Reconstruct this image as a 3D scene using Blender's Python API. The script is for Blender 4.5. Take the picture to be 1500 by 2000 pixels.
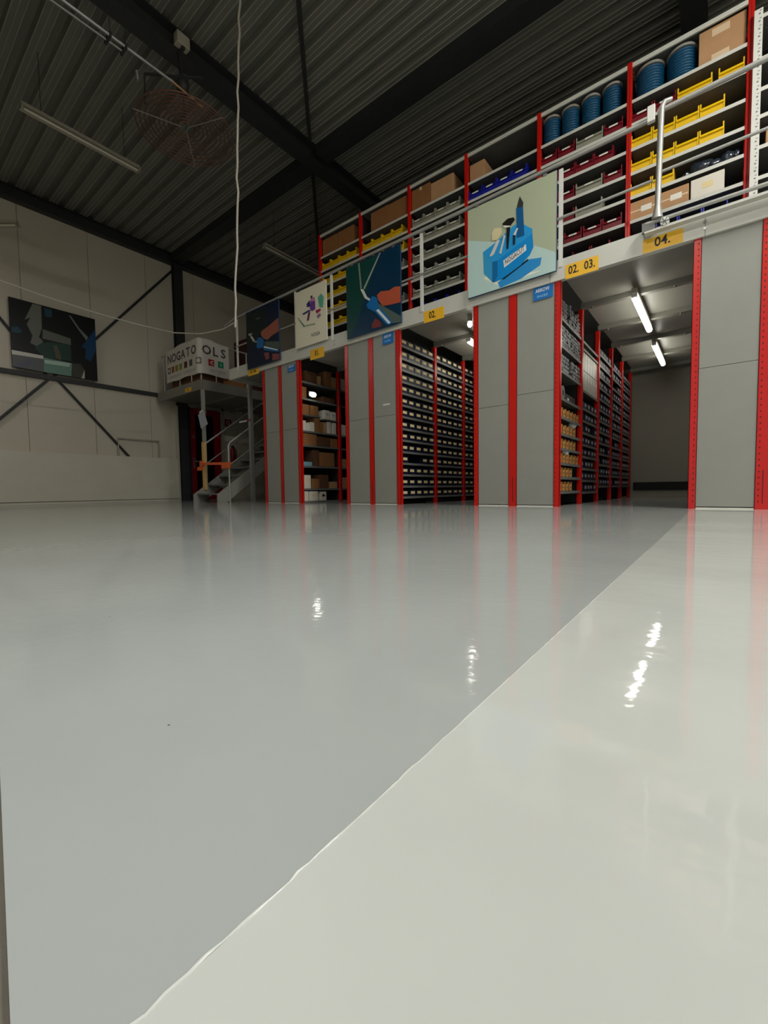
import bpy, bmesh, math, random
from mathutils import Vector, Matrix
random.seed(7)
for o in list(bpy.data.objects): bpy.data.objects.remove(o)
S = bpy.context.scene
COL = S.collection

# ------------------------------------------------------------ camera
def make_camera():
    yaw, pit, rol = math.radians(38.277), math.radians(-3.0306), math.radians(-0.7831)
    f = Vector((-math.sin(yaw)*math.cos(pit), math.cos(yaw)*math.cos(pit), math.sin(pit)))
    r = Vector((math.cos(yaw), math.sin(yaw), 0)); u = r.cross(f)
    c, s = math.cos(rol), math.sin(rol)
    r2 = c*r+s*u; u2 = -s*r+c*u
    m = Matrix((r2, u2, -f)).transposed().to_4x4()
    m.translation = Vector((0, 0, 0.21))
    cd = bpy.data.cameras.new('camera'); co = bpy.data.objects.new('camera', cd)
    COL.objects.link(co); co.matrix_world = m
    cd.sensor_fit = 'HORIZONTAL'; cd.sensor_width = 36.0; cd.lens = 827.36/1500*36.0
    cd.clip_start = 0.02; cd.clip_end = 100
    S.camera = co
make_camera()

# ------------------------------------------------------------ light
W = bpy.data.worlds.new('overcast'); S.world = W; W.use_nodes = True
bg = W.node_tree.nodes['Background']
bg.inputs[0].default_value = (0.93, 0.97, 1.0, 1); bg.inputs[1].default_value = 0.5
def area(name, loc, rot, sx, sy, power, col=(1, 1, 1), portal=False):
    ld = bpy.data.lights.new(name, 'AREA'); ld.shape = 'RECTANGLE'; ld.size = sx; ld.size_y = sy
    ld.energy = power; ld.color = col
    if portal: ld.cycles.is_portal = True
    o = bpy.data.objects.new(name, ld); COL.objects.link(o); o.location = loc; o.rotation_euler = rot
    return o
DOOR_X0, DOOR_X1, DOOR_Z, DOOR_Y = -1.9, 4.6, 3.3, -0.14
area('door_portal', ((DOOR_X0+DOOR_X1)/2, DOOR_Y-.02, DOOR_Z/2), (math.radians(90), 0, 0), DOOR_X1-DOOR_X0, DOOR_Z, 1, portal=True)
# lit fluorescent fixtures outside the frame; doorway and left-corner ones are invented fill lamps (their housings and tubes are built below)
UNSEEN_LAMPS = [((1.75, 3.1, 5.45), 165), ((-.9, .45, 5.35), 78), ((-8.6, .1, 4.35), 18), ((6.5, 3.2, 5.35), 120)]
for hp, hw in UNSEEN_LAMPS: area('unseen_lamp_light', (hp[0], hp[1], hp[2]-.06), (0, 0, 0), 0.16, 1.5 if hp[1] > 1 else .5, hw, (1.0, 0.985, 0.95))
S.view_settings.view_transform = 'Standard'; S.view_settings.look = 'None'
S.view_settings.gamma = 1.0; S.view_settings.use_curve_mapping = False
S.view_settings.exposure = 0.0

# ------------------------------------------------------------ materials
MATS = {}
def srgb(c):
    return tuple(((x/255)/12.92 if x/255 <= .04045 else ((x/255+.055)/1.055)**2.4) for x in c)
def mat(name, col, rough=.5, metal=0.0, var=.06, scale=6.0, bump=0.0, bscale=60.0, lin=False, spec=.5, coat=0.0, emit=None, es=0, stretch=(1, 1, 1), mottle=None):
    if name in MATS: return MATS[name]
    m = bpy.data.materials.new(name); m.use_nodes = True; nt = m.node_tree
    b = nt.nodes['Principled BSDF']; c = col if lin else srgb(col)
    b.inputs['Roughness'].default_value = rough; b.inputs['Metallic'].default_value = metal
    b.inputs['Specular IOR Level'].default_value = spec
    if coat: b.inputs['Coat Weight'].default_value = coat; b.inputs['Coat Roughness'].default_value = .08
    tc = nt.nodes.new('ShaderNodeTexCoord'); mp = nt.nodes.new('ShaderNodeMapping'); mp.inputs['Scale'].default_value = stretch
    nt.links.new(tc.outputs['Object'], mp.inputs[0])
    if var:
        n = nt.nodes.new('ShaderNodeTexNoise'); n.inputs['Scale'].default_value = scale; n.inputs['Detail'].default_value = 4
        nt.links.new(mp.outputs[0], n.inputs['Vector'])
        r = nt.nodes.new('ShaderNodeMapRange'); r.inputs['To Min'].default_value = 1-var*1.6; r.inputs['To Max'].default_value = 1+var*1.6
        nt.links.new(n.outputs['Fac'], r.inputs['Value'])
        mx = nt.nodes.new('ShaderNodeMix'); mx.data_type = 'RGBA'; mx.blend_type = 'MULTIPLY'; mx.inputs['Factor'].default_value = 1
        mx.inputs['A'].default_value = (*c, 1); nt.links.new(r.outputs['Result'], mx.inputs['B'])
        nt.links.new(mx.outputs['Result'], b.inputs['Base Color'])
    else:
        b.inputs['Base Color'].default_value = (*c, 1)
    if bump:
        n2 = nt.nodes.new('ShaderNodeTexNoise'); n2.inputs['Scale'].default_value = bscale; n2.inputs['Detail'].default_value = 3
        nt.links.new(mp.outputs[0], n2.inputs['Vector'])
        bp = nt.nodes.new('ShaderNodeBump'); bp.inputs['Strength'].default_value = bump; bp.inputs['Distance'].default_value = .01
        nt.links.new(n2.outputs['Fac'], bp.inputs['Height']); nt.links.new(bp.outputs['Normal'], b.inputs['Normal'])
    if emit:
        b.inputs['Emission Color'].default_value = (*emit, 1); b.inputs['Emission Strength'].default_value = es
    MATS[name] = m
    return m

def floor_mat(name, col, col2, bump, speck, coarse, rough=.13):
    """glossy poured epoxy: base colour mottling, orange peel, dust specks"""
    m = bpy.data.materials.new(name); m.use_nodes = True; nt = m.node_tree; L = nt.links.new
    b = nt.nodes['Principled BSDF']; b.inputs['Roughness'].default_value = rough
    b.inputs['Specular IOR Level'].default_value = .5
    tc = nt.nodes.new('ShaderNodeTexCoord')
    n = nt.nodes.new('ShaderNodeTexNoise'); n.inputs['Scale'].default_value = 1.7; n.inputs['Detail'].default_value = 5; L(tc.outputs['Object'], n.inputs['Vector'])
    cr = nt.nodes.new('ShaderNodeValToRGB'); cr.color_ramp.elements[0].position = .35; cr.color_ramp.elements[1].position = .68
    cr.color_ramp.elements[0].color = (*srgb(col2), 1); cr.color_ramp.elements[1].color = (*srgb(col), 1); L(n.outputs['Fac'], cr.inputs[0])
    v = nt.nodes.new('ShaderNodeTexVoronoi'); v.inputs['Scale'].default_value = 26; L(tc.outputs['Object'], v.inputs['Vector'])
    sep = nt.nodes.new('ShaderNodeSeparateColor'); L(v.outputs['Color'], sep.inputs[0])
    lt = nt.nodes.new('ShaderNodeMath'); lt.operation = 'LESS_THAN'; lt.inputs[1].default_value = .035; L(v.outputs['Distance'], lt.inputs[0])
    g = nt.nodes.new('ShaderNodeMath'); g.operation = 'GREATER_THAN'; g.inputs[1].default_value = 1-speck; L(sep.outputs[0], g.inputs[0])
    mu = nt.nodes.new('ShaderNodeMath'); mu.operation = 'MULTIPLY'; L(lt.outputs[0], mu.inputs[0]); L(g.outputs[0], mu.inputs[1])
    mx = nt.nodes.new('ShaderNodeMix'); mx.data_type = 'RGBA'; L(mu.outputs[0], mx.inputs['Factor']); L(cr.outputs[0], mx.inputs['A']); mx.inputs['B'].default_value = (.12, .12, .11, 1)
    L(mx.outputs['Result'], b.inputs['Base Color'])
    a = nt.nodes.new('ShaderNodeTexNoise'); a.inputs['Scale'].default_value = 38; a.inputs['Detail'].default_value = 2; L(tc.outputs['Object'], a.inputs['Vector'])
    c = nt.nodes.new('ShaderNodeTexNoise'); c.inputs['Scale'].default_value = 3.5; c.inputs['Detail'].default_value = 3
    mp = nt.nodes.new('ShaderNodeMapping'); mp.inputs['Rotation'].default_value = (0, 0, .25); mp.inputs['Scale'].default_value = (1, 4, 1)
    L(tc.outputs['Object'], mp.inputs[0]); L(mp.outputs[0], c.inputs['Vector'])
    ad = nt.nodes.new('ShaderNodeMath'); ad.operation = 'MULTIPLY_ADD'; ad.inputs[1].default_value = coarse; L(c.outputs['Fac'], ad.inputs[0]); L(a.outputs['Fac'], ad.inputs[2])
    bp = nt.nodes.new('ShaderNodeBump'); bp.inputs['Strength'].default_value = bump; bp.inputs['Distance'].default_value = .004
    L(ad.outputs[0], bp.inputs['Height']); L(bp.outputs['Normal'], b.inputs['Normal'])
    MATS[name] = m; return m

FLOOR_G = floor_mat('grey_epoxy', (184, 189, 184), (176, 181, 176), .085, .06, .8, .075)
FLOOR_L = floor_mat('light_epoxy', (219, 222, 214), (204, 206, 198), .045, .12, 3.0, .045)
CONC = mat('concrete', (120, 112, 98), .85, var=.25, scale=14, bump=.3, bscale=80)
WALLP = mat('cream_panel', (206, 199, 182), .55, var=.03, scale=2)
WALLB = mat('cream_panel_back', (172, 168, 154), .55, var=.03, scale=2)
PLATF = mat('platform_grey', (126, 124, 114), .5, var=.05)
BLOCK = mat('painted_block', (214, 210, 194), .7, var=.05, scale=3, bump=.15, bscale=90)
DECKM = mat('dark_roof_sheet', (116, 116, 108), .34, var=.08, scale=3)
STEELD = mat('dark_painted_steel', (44, 46, 48), .5, var=.08, scale=4)
GREYP = mat('grey_panel', (152, 153, 145), .42, var=.035, scale=5, spec=.4)
FASC = mat('grey_fascia', (204, 204, 194), .4, var=.03, scale=4)
SHELF = mat('shelf_grey', (214, 214, 204), .4, var=.04)
SHELFD = mat('shelf_dark_grey', (112, 113, 110), .45, var=.05)
RED = mat('red_paint', (205, 22, 10), .28, var=.05, spec=.55)
REDD = mat('red_hole', (90, 8, 6), .6, var=0)
WHITEM = mat('white_metal', (222, 222, 214), .35, var=.03)
GALV = mat('galvanised', (165, 165, 165), .32, metal=.75, var=.08, scale=20)
RAILM = mat('rail_tube', (176, 176, 170), .42, metal=.4, var=.05)
UNDER = mat('deck_underside', (158, 157, 148), .38, var=.05, scale=3, spec=.5)
BLACKR = mat('black_rubber', (22, 22, 24), .6, var=.05)
BACK = mat('rack_back', (40, 38, 36), .7, var=.06)
YEL = mat('yellow_plastic', (240, 196, 12), .38, var=.03)
MAR = mat('maroon_plastic', (122, 16, 32), .38, var=.04)
BINB = mat('blue_plastic', (24, 34, 150), .4, var=.04)
BINN = mat('navy_plastic', (16, 20, 44), .45, var=.04)
GRYB = mat('grey_plastic', (150, 150, 132), .42, var=.04)
LAB = mat('paper_label', (236, 232, 220), .7, var=.02)
LABC = mat('cream_label', (232, 212, 158), .7, var=.05)
LABW = mat('pale_label', (176, 180, 192), .7, var=.04)
CARD = mat('cardboard', (186, 144, 102), .85, var=.06, scale=9)
CARDD = mat('brown_cardboard', (150, 102, 58), .85, var=.08, scale=9)
CARDE = mat('dark_cardboard', (96, 62, 38), .85, var=.08, scale=9)
TAPE = mat('pale_tape', (226, 200, 165), .45, var=.03)
WHITEB = mat('white_carton', (226, 220, 205), .75, var=.04)
HOSE = mat('blue_hose', (14, 80, 116), .3, var=.3, scale=70, bump=.4, bscale=120)
FLANGE = mat('grey_flange', (150, 146, 138), .6, var=.08, scale=20)
STICK = mat('yellow_sticker', (246, 190, 40), .5, var=.03)
INK = mat('ink', (28, 26, 22), .6, var=0)
BLUES = mat('blue_sticker', (8, 112, 190), .4, var=.03)
WINK = mat('white_ink', (228, 234, 240), .5, var=0)
WOOD = mat('pale_timber', (214, 176, 112), .7, var=.12, scale=5, stretch=(8, 8, 1))
ORANGE = mat('orange_plastic', (226, 98, 34), .45, var=.05)
DOORR = mat('dark_red_door', (140, 10, 22), .4, var=.05)
GLASSD = mat('dark_glass', (16, 20, 16), .12, var=0)
PLAST = mat('black_plastic_wrap', (40, 48, 58), .14, var=.25, bump=1.0, bscale=22, spec=.8)
CORD = mat('white_cord', (190, 184, 172), .6, var=.04)
COILM = mat('rusty_brown_wire', (116, 78, 66), .5, metal=.3, var=.2, scale=12)
TUBEL = mat('lit_tube', (255, 255, 250), .4, var=0, emit=(1.0, .97, .86), es=13)
TUBEH = mat('hall_tube', (255, 255, 250), .4, var=0, emit=(1.0, .98, .9), es=180)
TUBEH2 = mat('unseen_tube_dim', (255, 255, 250), .4, var=0, emit=(1.0, .98, .9), es=8)
TUBEO = mat('unlit_tube', (210, 206, 192), .35, var=.02)
FIXT = mat('lamp_housing', (168, 162, 146), .4, var=.04)

# ------------------------------------------------------------ mesh helpers
class MB:
    def __init__(s): s.v = []; s.f = []; s.mi = []; s.mats = []; s.sm = []
    def m(s, mt):
        if mt not in s.mats: s.mats.append(mt)
        return s.mats.index(mt)
    def add(s, vs, fs, mt, smooth=False):
        k = len(s.v); s.v += [tuple(x) for x in vs]; i = s.m(mt)
        for f in fs: s.f.append(tuple(k+j for j in f)); s.mi.append(i); s.sm.append(smooth)
        return s
    def box(s, x0, x1, y0, y1, z0, z1, mt, bev=0):
        if bev:
            return s.bbox(x0, x1, y0, y1, z0, z1, mt, bev)
        vs = [(x, y, z) for z in (z0, z1) for y in (y0, y1) for x in (x0, x1)]
        return s.add(vs, [(0, 2, 3, 1), (4, 5, 7, 6), (0, 1, 5, 4), (2, 6, 7, 3), (0, 4, 6, 2), (1, 3, 7, 5)], mt)
    def bbox(s, x0, x1, y0, y1, z0, z1, mt, b):
        bm = bmesh.new(); bmesh.ops.create_cube(bm, size=1)
        for v in bm.verts: v.co = Vector(((x0+x1)/2+v.co.x*(x1-x0), (y0+y1)/2+v.co.y*(y1-y0), (z0+z1)/2+v.co.z*(z1-z0)))
        bmesh.ops.bevel(bm, geom=bm.edges[:], offset=b, segments=1, affect='EDGES')
        bm.verts.index_update()
        s.add([v.co[:] for v in bm.verts], [[v.index for v in f.verts] for f in bm.faces], mt); bm.free(); return s
    def obox(s, p, q, w, h, mt, up=(0, 0, 1)):
        """bar from p to q with width w (sideways) and height h"""
        p = Vector(p); q = Vector(q); d = (q-p).normalized(); up = Vector(up)
        if abs(d.dot(up)) > .99: up = Vector((0, 1, 0))
        a = d.cross(up).normalized(); c = a.cross(d).normalized()
        vs = []
        for e in (p, q):
            for i, j in ((-1, -1), (1, -1), (1, 1), (-1, 1)): vs.append(e+a*i*w/2+c*j*h/2)
        return s.add(vs, [(0, 1, 2, 3), (7, 6, 5, 4), (0, 4, 5, 1), (1, 5, 6, 2), (2, 6, 7, 3), (3, 7, 4, 0)], mt)
    def tube(s, pts, r, mt, n=8, cap=True, closed=False):
        pts = [Vector(p) for p in pts]; N = len(pts); vs = []; rr = r if isinstance(r, (list, tuple)) else [r]*N
        ref = None
        for i, p in enumerate(pts):
            a = pts[(i-1) % N] if (i > 0 or closed) else p
            b = pts[(i+1) % N] if (i < N-1 or closed) else p
            d = (b-a).normalized()
            if ref is None: ref = Vector((0, 0, 1)) if abs(d.z) < .9 else Vector((1, 0, 0))
            u = (ref-d*ref.dot(d)).normalized(); w = d.cross(u); ref = u
            for k in range(n):
                t = 2*math.pi*k/n; vs.append(p+(u*math.cos(t)+w*math.sin(t))*rr[i])
        fs = []
        for i in range(N if closed else N-1):
            for k in range(n):
                a0 = i*n; b0 = ((i+1) % N)*n
                fs.append((a0+k, a0+(k+1) % n, b0+(k+1) % n, b0+k))
        s.add(vs, fs, mt, True)
        if cap and not closed:
            s.add(vs[:n], [tuple(range(n))[::-1]], mt); s.add(vs[-n:], [tuple(range(n))], mt)
        return s
    def lathe(s, prof, c, mt, n=20):
        vs = []; c = Vector(c)
        for r, z in prof:
            for k in range(n):
                t = 2*math.pi*k/n; vs.append(c+Vector((r*math.cos(t), r*math.sin(t), z)))
        fs = [(i*n+k, i*n+(k+1) % n, (i+1)*n+(k+1) % n, (i+1)*n+k) for i in range(len(prof)-1) for k in range(n)]
        s.add(vs, fs, mt, True)
        s.add(vs[:n], [tuple(range(n))[::-1]], mt); s.add(vs[-n:], [tuple(range(n))], mt)
        return s
    def prism(s, poly, axis, a0, a1, mt):
        """polygon extruded along axis ('x': poly is (y,z); 'y': (x,z); 'z': (x,y))"""
        def P(p, a): return (a, p[0], p[1]) if axis == 'x' else ((p[0], a, p[1]) if axis == 'y' else (p[0], p[1], a))
        n = len(poly); vs = [P(p, a0) for p in poly]+[P(p, a1) for p in poly]
        fs = [tuple(range(n)), tuple(range(2*n-1, n-1, -1))]+[(i, n+i, n+(i+1) % n, (i+1) % n) for i in range(n)]
        return s.add(vs, fs, mt)
    def quad(s, a, b, c, d, mt): return s.add([a, b, c, d], [(0, 1, 2, 3)], mt)
    def mesh(s, name, off=(0, 0, 0)):
        me = bpy.data.meshes.new(name); o = Vector(off)
        me.from_pydata([tuple(Vector(v)-o) for v in s.v], [], s.f)
        for mt in s.mats: me.materials.append(mt)
        me.polygons.foreach_set('material_index', s.mi); me.polygons.foreach_set('use_smooth', s.sm)
        bm = bmesh.new(); bm.from_mesh(me); bmesh.ops.recalc_face_normals(bm, faces=bm.faces[:]); bm.to_mesh(me); bm.free()
        me.update(); return me
def wloc(o):
    v = Vector(o.location)
    while o.parent: o = o.parent; v += Vector(o.location)
    return v
def part(name, mb, parent, label=None, kind=None, at=None):
    """child mesh given in world coordinates (parents are never rotated while parts are being added)"""
    base = wloc(parent); p = Vector(at) if at else base
    o = bpy.data.objects.new(name, mb.mesh(name, p)); COL.objects.link(o); o.parent = parent; o.location = p-base
    if label: o['label'] = label
    if kind: o['kind'] = kind
    return o
def tag(o, label, cat, group=None):
    o['label'] = label; o['category'] = cat
    if group: o['group'] = group
    return o
def thing(name, label, cat, loc=(0, 0, 0), group=None):
    o = bpy.data.objects.new(name, None); COL.objects.link(o); o.location = loc; o.empty_display_size = .1
    return tag(o, label, cat, group)
def solo(name, mb, label, cat, loc=(0, 0, 0), group=None):
    o = bpy.data.objects.new(name, mb.mesh(name, loc)); COL.objects.link(o); o.location = loc
    return tag(o, label, cat, group)
def struct(name, mb=None, loc=(0, 0, 0)):
    o = bpy.data.objects.new(name, mb.mesh(name, loc) if mb else None); COL.objects.link(o); o.location = loc
    o['kind'] = 'structure'; return o
def dup(root, loc, label, rot=None, group=None, scale=None):
    r = root.copy(); COL.objects.link(r); r.location = loc; r['label'] = label
    if rot is not None: r.rotation_euler = (0, 0, rot)
    if scale: r.scale = scale
    if group: r['group'] = group
    for ch in list(root.children):
        c = ch.copy(); COL.objects.link(c); c.parent = r
        for g in list(ch.children):
            d = g.copy(); COL.objects.link(d); d.parent = c
    return r
FONT_CACHE = {}
def text_mb(txt, size, origin, xdir, zdir, mt, width=None, bold=.0, depth=.0004):
    """flat lettering, centred on origin, in the plane spanned by xdir / zdir"""
    cu = bpy.data.curves.new('t', 'FONT'); cu.body = txt; cu.size = size; cu.align_x = 'CENTER'; cu.align_y = 'CENTER'; cu.offset = bold; cu.resolution_u = 2
    o = bpy.data.objects.new('t', cu); COL.objects.link(o)
    dg = bpy.context.evaluated_depsgraph_get(); dg.update()
    me = bpy.data.meshes.new_from_object(o.evaluated_get(dg)); bpy.data.objects.remove(o); bpy.data.curves.remove(cu)
    X, Z, O = Vector(xdir), Vector(zdir), Vector(origin)
    xs = [v.co.x for v in me.vertices]; k = 1.0
    if width and xs: k = width/(max(xs)-min(xs))
    mb = MB(); mb.add([O+X*v.co.x*k+Z*v.co.y for v in me.vertices], [tuple(p.vertices) for p in me.polygons], mt)
    bpy.data.meshes.remove(me); return mb
ORD = ['first', 'second', 'third', 'fourth', 'fifth', 'sixth', 'seventh', 'eighth', 'ninth', 'tenth', 'eleventh', 'twelfth', 'thirteenth', 'fourteenth', 'fifteenth', 'sixteenth']
# ------------------------------------------------------------ setting
XW, YB, ZC = -10.63, 9.78, 5.98          # left wall, back wall, roof sheet
FY = 4.72                                # racking / mezzanine front
XB = -0.176                              # joint between the two floor coatings
def edge_y(x): return .03-.154*(x+.217) if x > -.6 else .089
fl = MB(); fl.box(XW-.2, 9.2, -3.0, YB+.1, -.08, -.004, CONC); FLOOR = struct('floor', fl)
c = MB(); c.prism([(XB, edge_y(XB)), (XB, YB), (XW, YB), (XW, .089), (-.6, .089)], 'z', -.004, 0, FLOOR_G); part('grey_coating', c, FLOOR)
c = MB(); c.prism([(XB, edge_y(XB)), (9, -.1), (9, YB), (XB, YB)], 'z', -.004, .0008, FLOOR_L); part('light_coating', c, FLOOR, 'lighter glossy epoxy coat on the right')
rs = random.Random(3); pts = []; rad = []
y = .04
while y < 1.6:
    wob = .0011*max(.12, 1-y*2)
    pts.append((XB-.0005+rs.uniform(-wob, wob), y, .0004)); rad.append(max(.0004, rs.uniform(.0006, .0015)*(1-.35*y)))
    y += rs.uniform(.004, .009)*(1+y*2)
c = MB(); c.tube(pts, rad, mat('epoxy_edge', (226, 228, 220), .12, var=0), 6); part('coating_edge', c, FLOOR, 'raised wavy edge of the light coat')

# left wall: sandwich panels above a painted plinth
wl = struct('wall_left', MB().box(XW-.2, XW-.03, -.3, YB+.1, 0, 6.1, WALLP))
y = -.3
for y1 in [.0+2.28-1.15*2, 2.28-1.15, 2.28, 3.43, 4.58, 5.73, 6.88, 8.03, 9.18, 9.78]:
    if y1 <= y: continue
    part('wall_panel', MB().box(XW-.03, XW, y+.003, y1-.003, .0, 5.97, WALLP, .003), wl); y = y1
pl = struct('baseboard_left', MB().box(XW, XW+.11, -.3, 5.13, 0, 1.04, BLOCK, .004))
part('end_trim', MB().box(XW+.0, XW+.125, 5.13, 5.17, 0, 2.34, mat('pale_trim', (196, 192, 176), .5)), pl)
part('plinth_line', MB().box(XW+.11, XW+.114, -.3, 5.13, .05, .065, mat('line_grey', (120, 118, 106), .8)), pl)  # thin grey line along the foot of the plinth
wb = struct('wall_back', MB().box(XW-.2, 9.2, YB+.03, YB+.2, 0, 6.1, WALLP))
x = -10.6
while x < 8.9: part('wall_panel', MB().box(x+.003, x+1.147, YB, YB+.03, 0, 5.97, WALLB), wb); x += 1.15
struct('wall_right', MB().box(9.0, 9.2, -.3, YB+.2, 0, 6.1, WALLP))
wf = struct('wall_front', MB().box(XW-.2, DOOR_X0, DOOR_Y-.16, DOOR_Y, 0, 6.1, WALLP).box(DOOR_X1, 9.2, DOOR_Y-.16, DOOR_Y, 0, 6.1, WALLP).box(DOOR_X0, DOOR_X1, DOOR_Y-.16, DOOR_Y, DOOR_Z, 6.1, WALLP))
# roof: trapezoidal steel sheets running with the facade, overlap seam at x=-2.95
def roof_sheet(x0, x1, dz):
    p = .2555; prof = []; y = -.3
    while y < YB+.2:
        prof += [(y, ZC), (y+.125, ZC), (y+.150, ZC+.07), (y+.232, ZC+.07)]; y += p
    vs = []; fs = []
    for a, z in prof: vs += [(x0, a, z+dz), (x1, a, z+dz)]
    for i in range(len(prof)-1): fs.append((2*i, 2*i+1, 2*i+3, 2*i+2))
    # stiffening groove in each flat
    return MB().add(vs, fs, DECKM)
ce = struct('ceiling', MB().box(XW-.2, 9.2, -.3, YB+.2, ZC+.1, ZC+.2, STEELD))
part('roof_sheet', roof_sheet(XW-.05, -2.95, 0), ce); part('roof_sheet', roof_sheet(-3.0, 2.2, -.003), ce); part('roof_sheet', roof_sheet(2.15, 9.1, -.006), ce)
RIBM = mat('rib_highlight', (150, 149, 138), .3, var=0)  # paler than the sheet: lit rib edges put into the colour
g = MB(); y = -.3
while y < YB: 
    for dy in (0, .062, .125): g.tube([(XW, y+dy, ZC-.003), (9, y+dy, ZC-.003)], .0075 if dy != .062 else .006, RIBM, 6, cap=False)  # tubes added along bends and mid flats to give edge highlights
    y += .2555
part('highlight_rib', g, ce, kind='stuff')

# steel frame
def ibeam(mb, x0, x1, y0, y1, z0, z1, t=.014):
    xm = (x0+x1)/2
    mb.box(x0, x1, y0, y1, z0, z0+t, STEELD).box(x0, x1, y0, y1, z1-t, z1, STEELD).box(xm-.006, xm+.006, y0, y1, z0+t, z1-t, STEELD); return mb
b1 = solo('roof_beam', ibeam(MB(), -5.64, -5.40, -.14, YB, 5.71, 5.975), 'dark steel roof beam crossing the dark ceiling above the round coil', 'beam', (-5.52, 4, 5.84))
b2 = solo('roof_beam', ibeam(MB(), -.476, -.228, -.14, YB, 5.71, 5.975), 'dark steel roof beam above the bay with the large taped carton', 'beam', (-.35, 4, 5.84))
b3 = solo('edge_beam', ibeam(MB(), XW+.0, XW+.16, -.14, YB, 5.74, 5.975), 'dark steel beam along the top of the left wall', 'beam', (XW+.08, 4, 5.84))
pu = thing('purlin', 'broad dark steel purlin running lengthwise over the mezzanine front', 'beam', (-3, 5.26, 5.88))
for xa, xb_ in ((XW+.17, -5.65), (-5.39, -.486), (-.218, 8.9)): part('span', MB().box(xa, xb_, 5.13, 5.40, 5.80, 5.815, STEELD).box(xa, xb_, 5.13, 5.145, 5.815, 5.97, STEELD).box(xa, xb_, 5.385, 5.40, 5.815, 5.97, STEELD), pu)
wbr = thing('wind_brace', 'thin dark diagonal bracing rod under the roof', 'brace', (-6, 5.8, 5.9))
part('rod', MB().tube([(-3.3, 2.87, 5.9), (-5.36, 4.975, 5.9)], .03, STEELD, 8), wbr); part('rod', MB().tube([(-5.82, 5.445, 5.9), (-8.84, 8.52, 5.9)], .03, STEELD, 8), wbr)
cb = thing('junction_box', 'small grey junction box clamped to the roof beam', 'box', (-5.36, 2.86, 5.75))
part('housing', MB().box(-5.40, -5.30, 2.78, 2.94, 5.72, 5.86, FIXT, .008), cb); part('clamp', MB().box(-5.42, -5.31, 2.84, 2.88, 5.69, 5.715, STEELD), cb)
col = thing('steel_column', 'dark steel column against the left wall beside the banner', 'column', (-10.54, 5.3, 0))
part('flange', MB().box(-10.49, -10.475, 5.19, 5.40, 0, 5.74, STEELD), col); part('flange', MB().box(-10.62, -10.605, 5.19, 5.40, 0, 5.74, STEELD), col)
part('web', MB().box(-10.605, -10.49, 5.287, 5.303, 0, 5.74, STEELD), col)
solo('wall_rail', MB().box(XW, XW+.07, -.14, 5.2, 2.50, 2.585, STEELD), 'horizontal dark steel rail across the left wall under the poster', 'beam', (XW, 2.6, 2.54))
def brace(p, q, lab):
    solo('wall_brace', MB().obox(p, q, .012, .065, STEELD, up=(1, 0, 0)).obox(p, q, .05, .01, STEELD, up=(1, 0, 0)), lab, 'brace', p)
xb = XW+.04
brace((xb, 5.22, 5.64), (xb, 2.72, 2.59), 'dark diagonal brace from the column top down behind the wall poster')
brace((xb, .2, 5.9), (xb, 2.60, 2.59), 'dark diagonal brace left of the wall poster')
brace((xb, 2.80, 2.50), (xb, 4.05, 1.04), 'dark diagonal brace below the wall poster running down right')
brace((xb, 2.62, 2.50), (xb, 1.1, .78), 'dark diagonal brace below the wall poster running down left')
m = MB().tube([(XW+.06, 3.83, 1.04), (XW+.06, 3.83, 1.44), (XW+.06, 4.71, 1.44), (XW+.06, 4.71, 1.04)], .018, FIXT, 8)
solo('guard_loop', m, 'thin grey tube loop standing on the low wall plinth', 'rail', (XW+.06, 4.27, 1.04))
solo('bumper_strip', MB().box(-1.34, -.2, YB-.035, YB, .13, .285, BLACKR, .006), 'black strip low on the back wall of the wide lit aisle', 'bumper', (-.8, YB, .2))

# door in the left wall beyond the column
dr = struct('door_1', None, (XW, 5.95, 0))
part('leaf', MB().box(XW, XW+.045, 5.50, 6.34, .02, 2.36, DOORR, .004), dr)
part('glass_panel', MB().box(XW+.04, XW+.052, 5.64, 6.13, .16, 2.2, GLASSD), dr)
fr = part('frame', MB().box(XW, XW+.07, 6.36, 6.44, 0, 2.46, FIXT).box(XW, XW+.07, 5.47, 6.44, 2.38, 2.46, FIXT).box(XW, XW+.07, 5.47, 5.50, 0, 2.38, STEELD), dr)
hd = part('handle', MB().box(XW+.045, XW+.055, 5.555, 5.595, .82, 1.10, GALV).tube([(XW+.05, 5.575, 1.0), (XW+.10, 5.575, 1.0), (XW+.10, 5.69, 1.0)], .011, GALV), dr)
part('lock', MB().tube([(XW+.04, 5.575, 1.62), (XW+.06, 5.575, 1.62)], .03, GALV, 12), dr)
part('closer', MB().box(XW+.045, XW+.09, 5.72, 5.95, 2.26, 2.32, FIXT), dr)
sg = thing('fire_sign', 'small red square safety sign on the wall right of the red door', 'sign', (XW+.01, 6.6, 2.1))
part('plate', MB().box(XW, XW+.008, 6.50, 6.70, 2.0, 2.19, DOORR), sg)
part('symbol', MB().tube([(XW+.010, 6.6+.045*math.cos(t*.785), 2.095+.055*math.sin(t*.785)) for t in range(8)], .008, WINK, 5, closed=True), sg)
fe = thing('fire_extinguisher', 'dark red fire extinguisher hanging on the wall right of the red door', 'extinguisher', (XW+.09, 6.66, 1.0))
part('cylinder', MB().lathe([(.05, 1.0), (.065, 1.02), (.065, 1.34), (.03, 1.41), (.02, 1.43)], (XW+.09, 6.66, 0), DOORR, 14), fe)
part('valve', MB().box(XW+.075, XW+.105, 6.62, 6.70, 1.43, 1.47, BLACKR), fe); part('hose', MB().tube([(XW+.09, 6.70, 1.44), (XW+.12, 6.75, 1.35), (XW+.10, 6.74, 1.12)], .01, BLACKR), fe)
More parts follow.
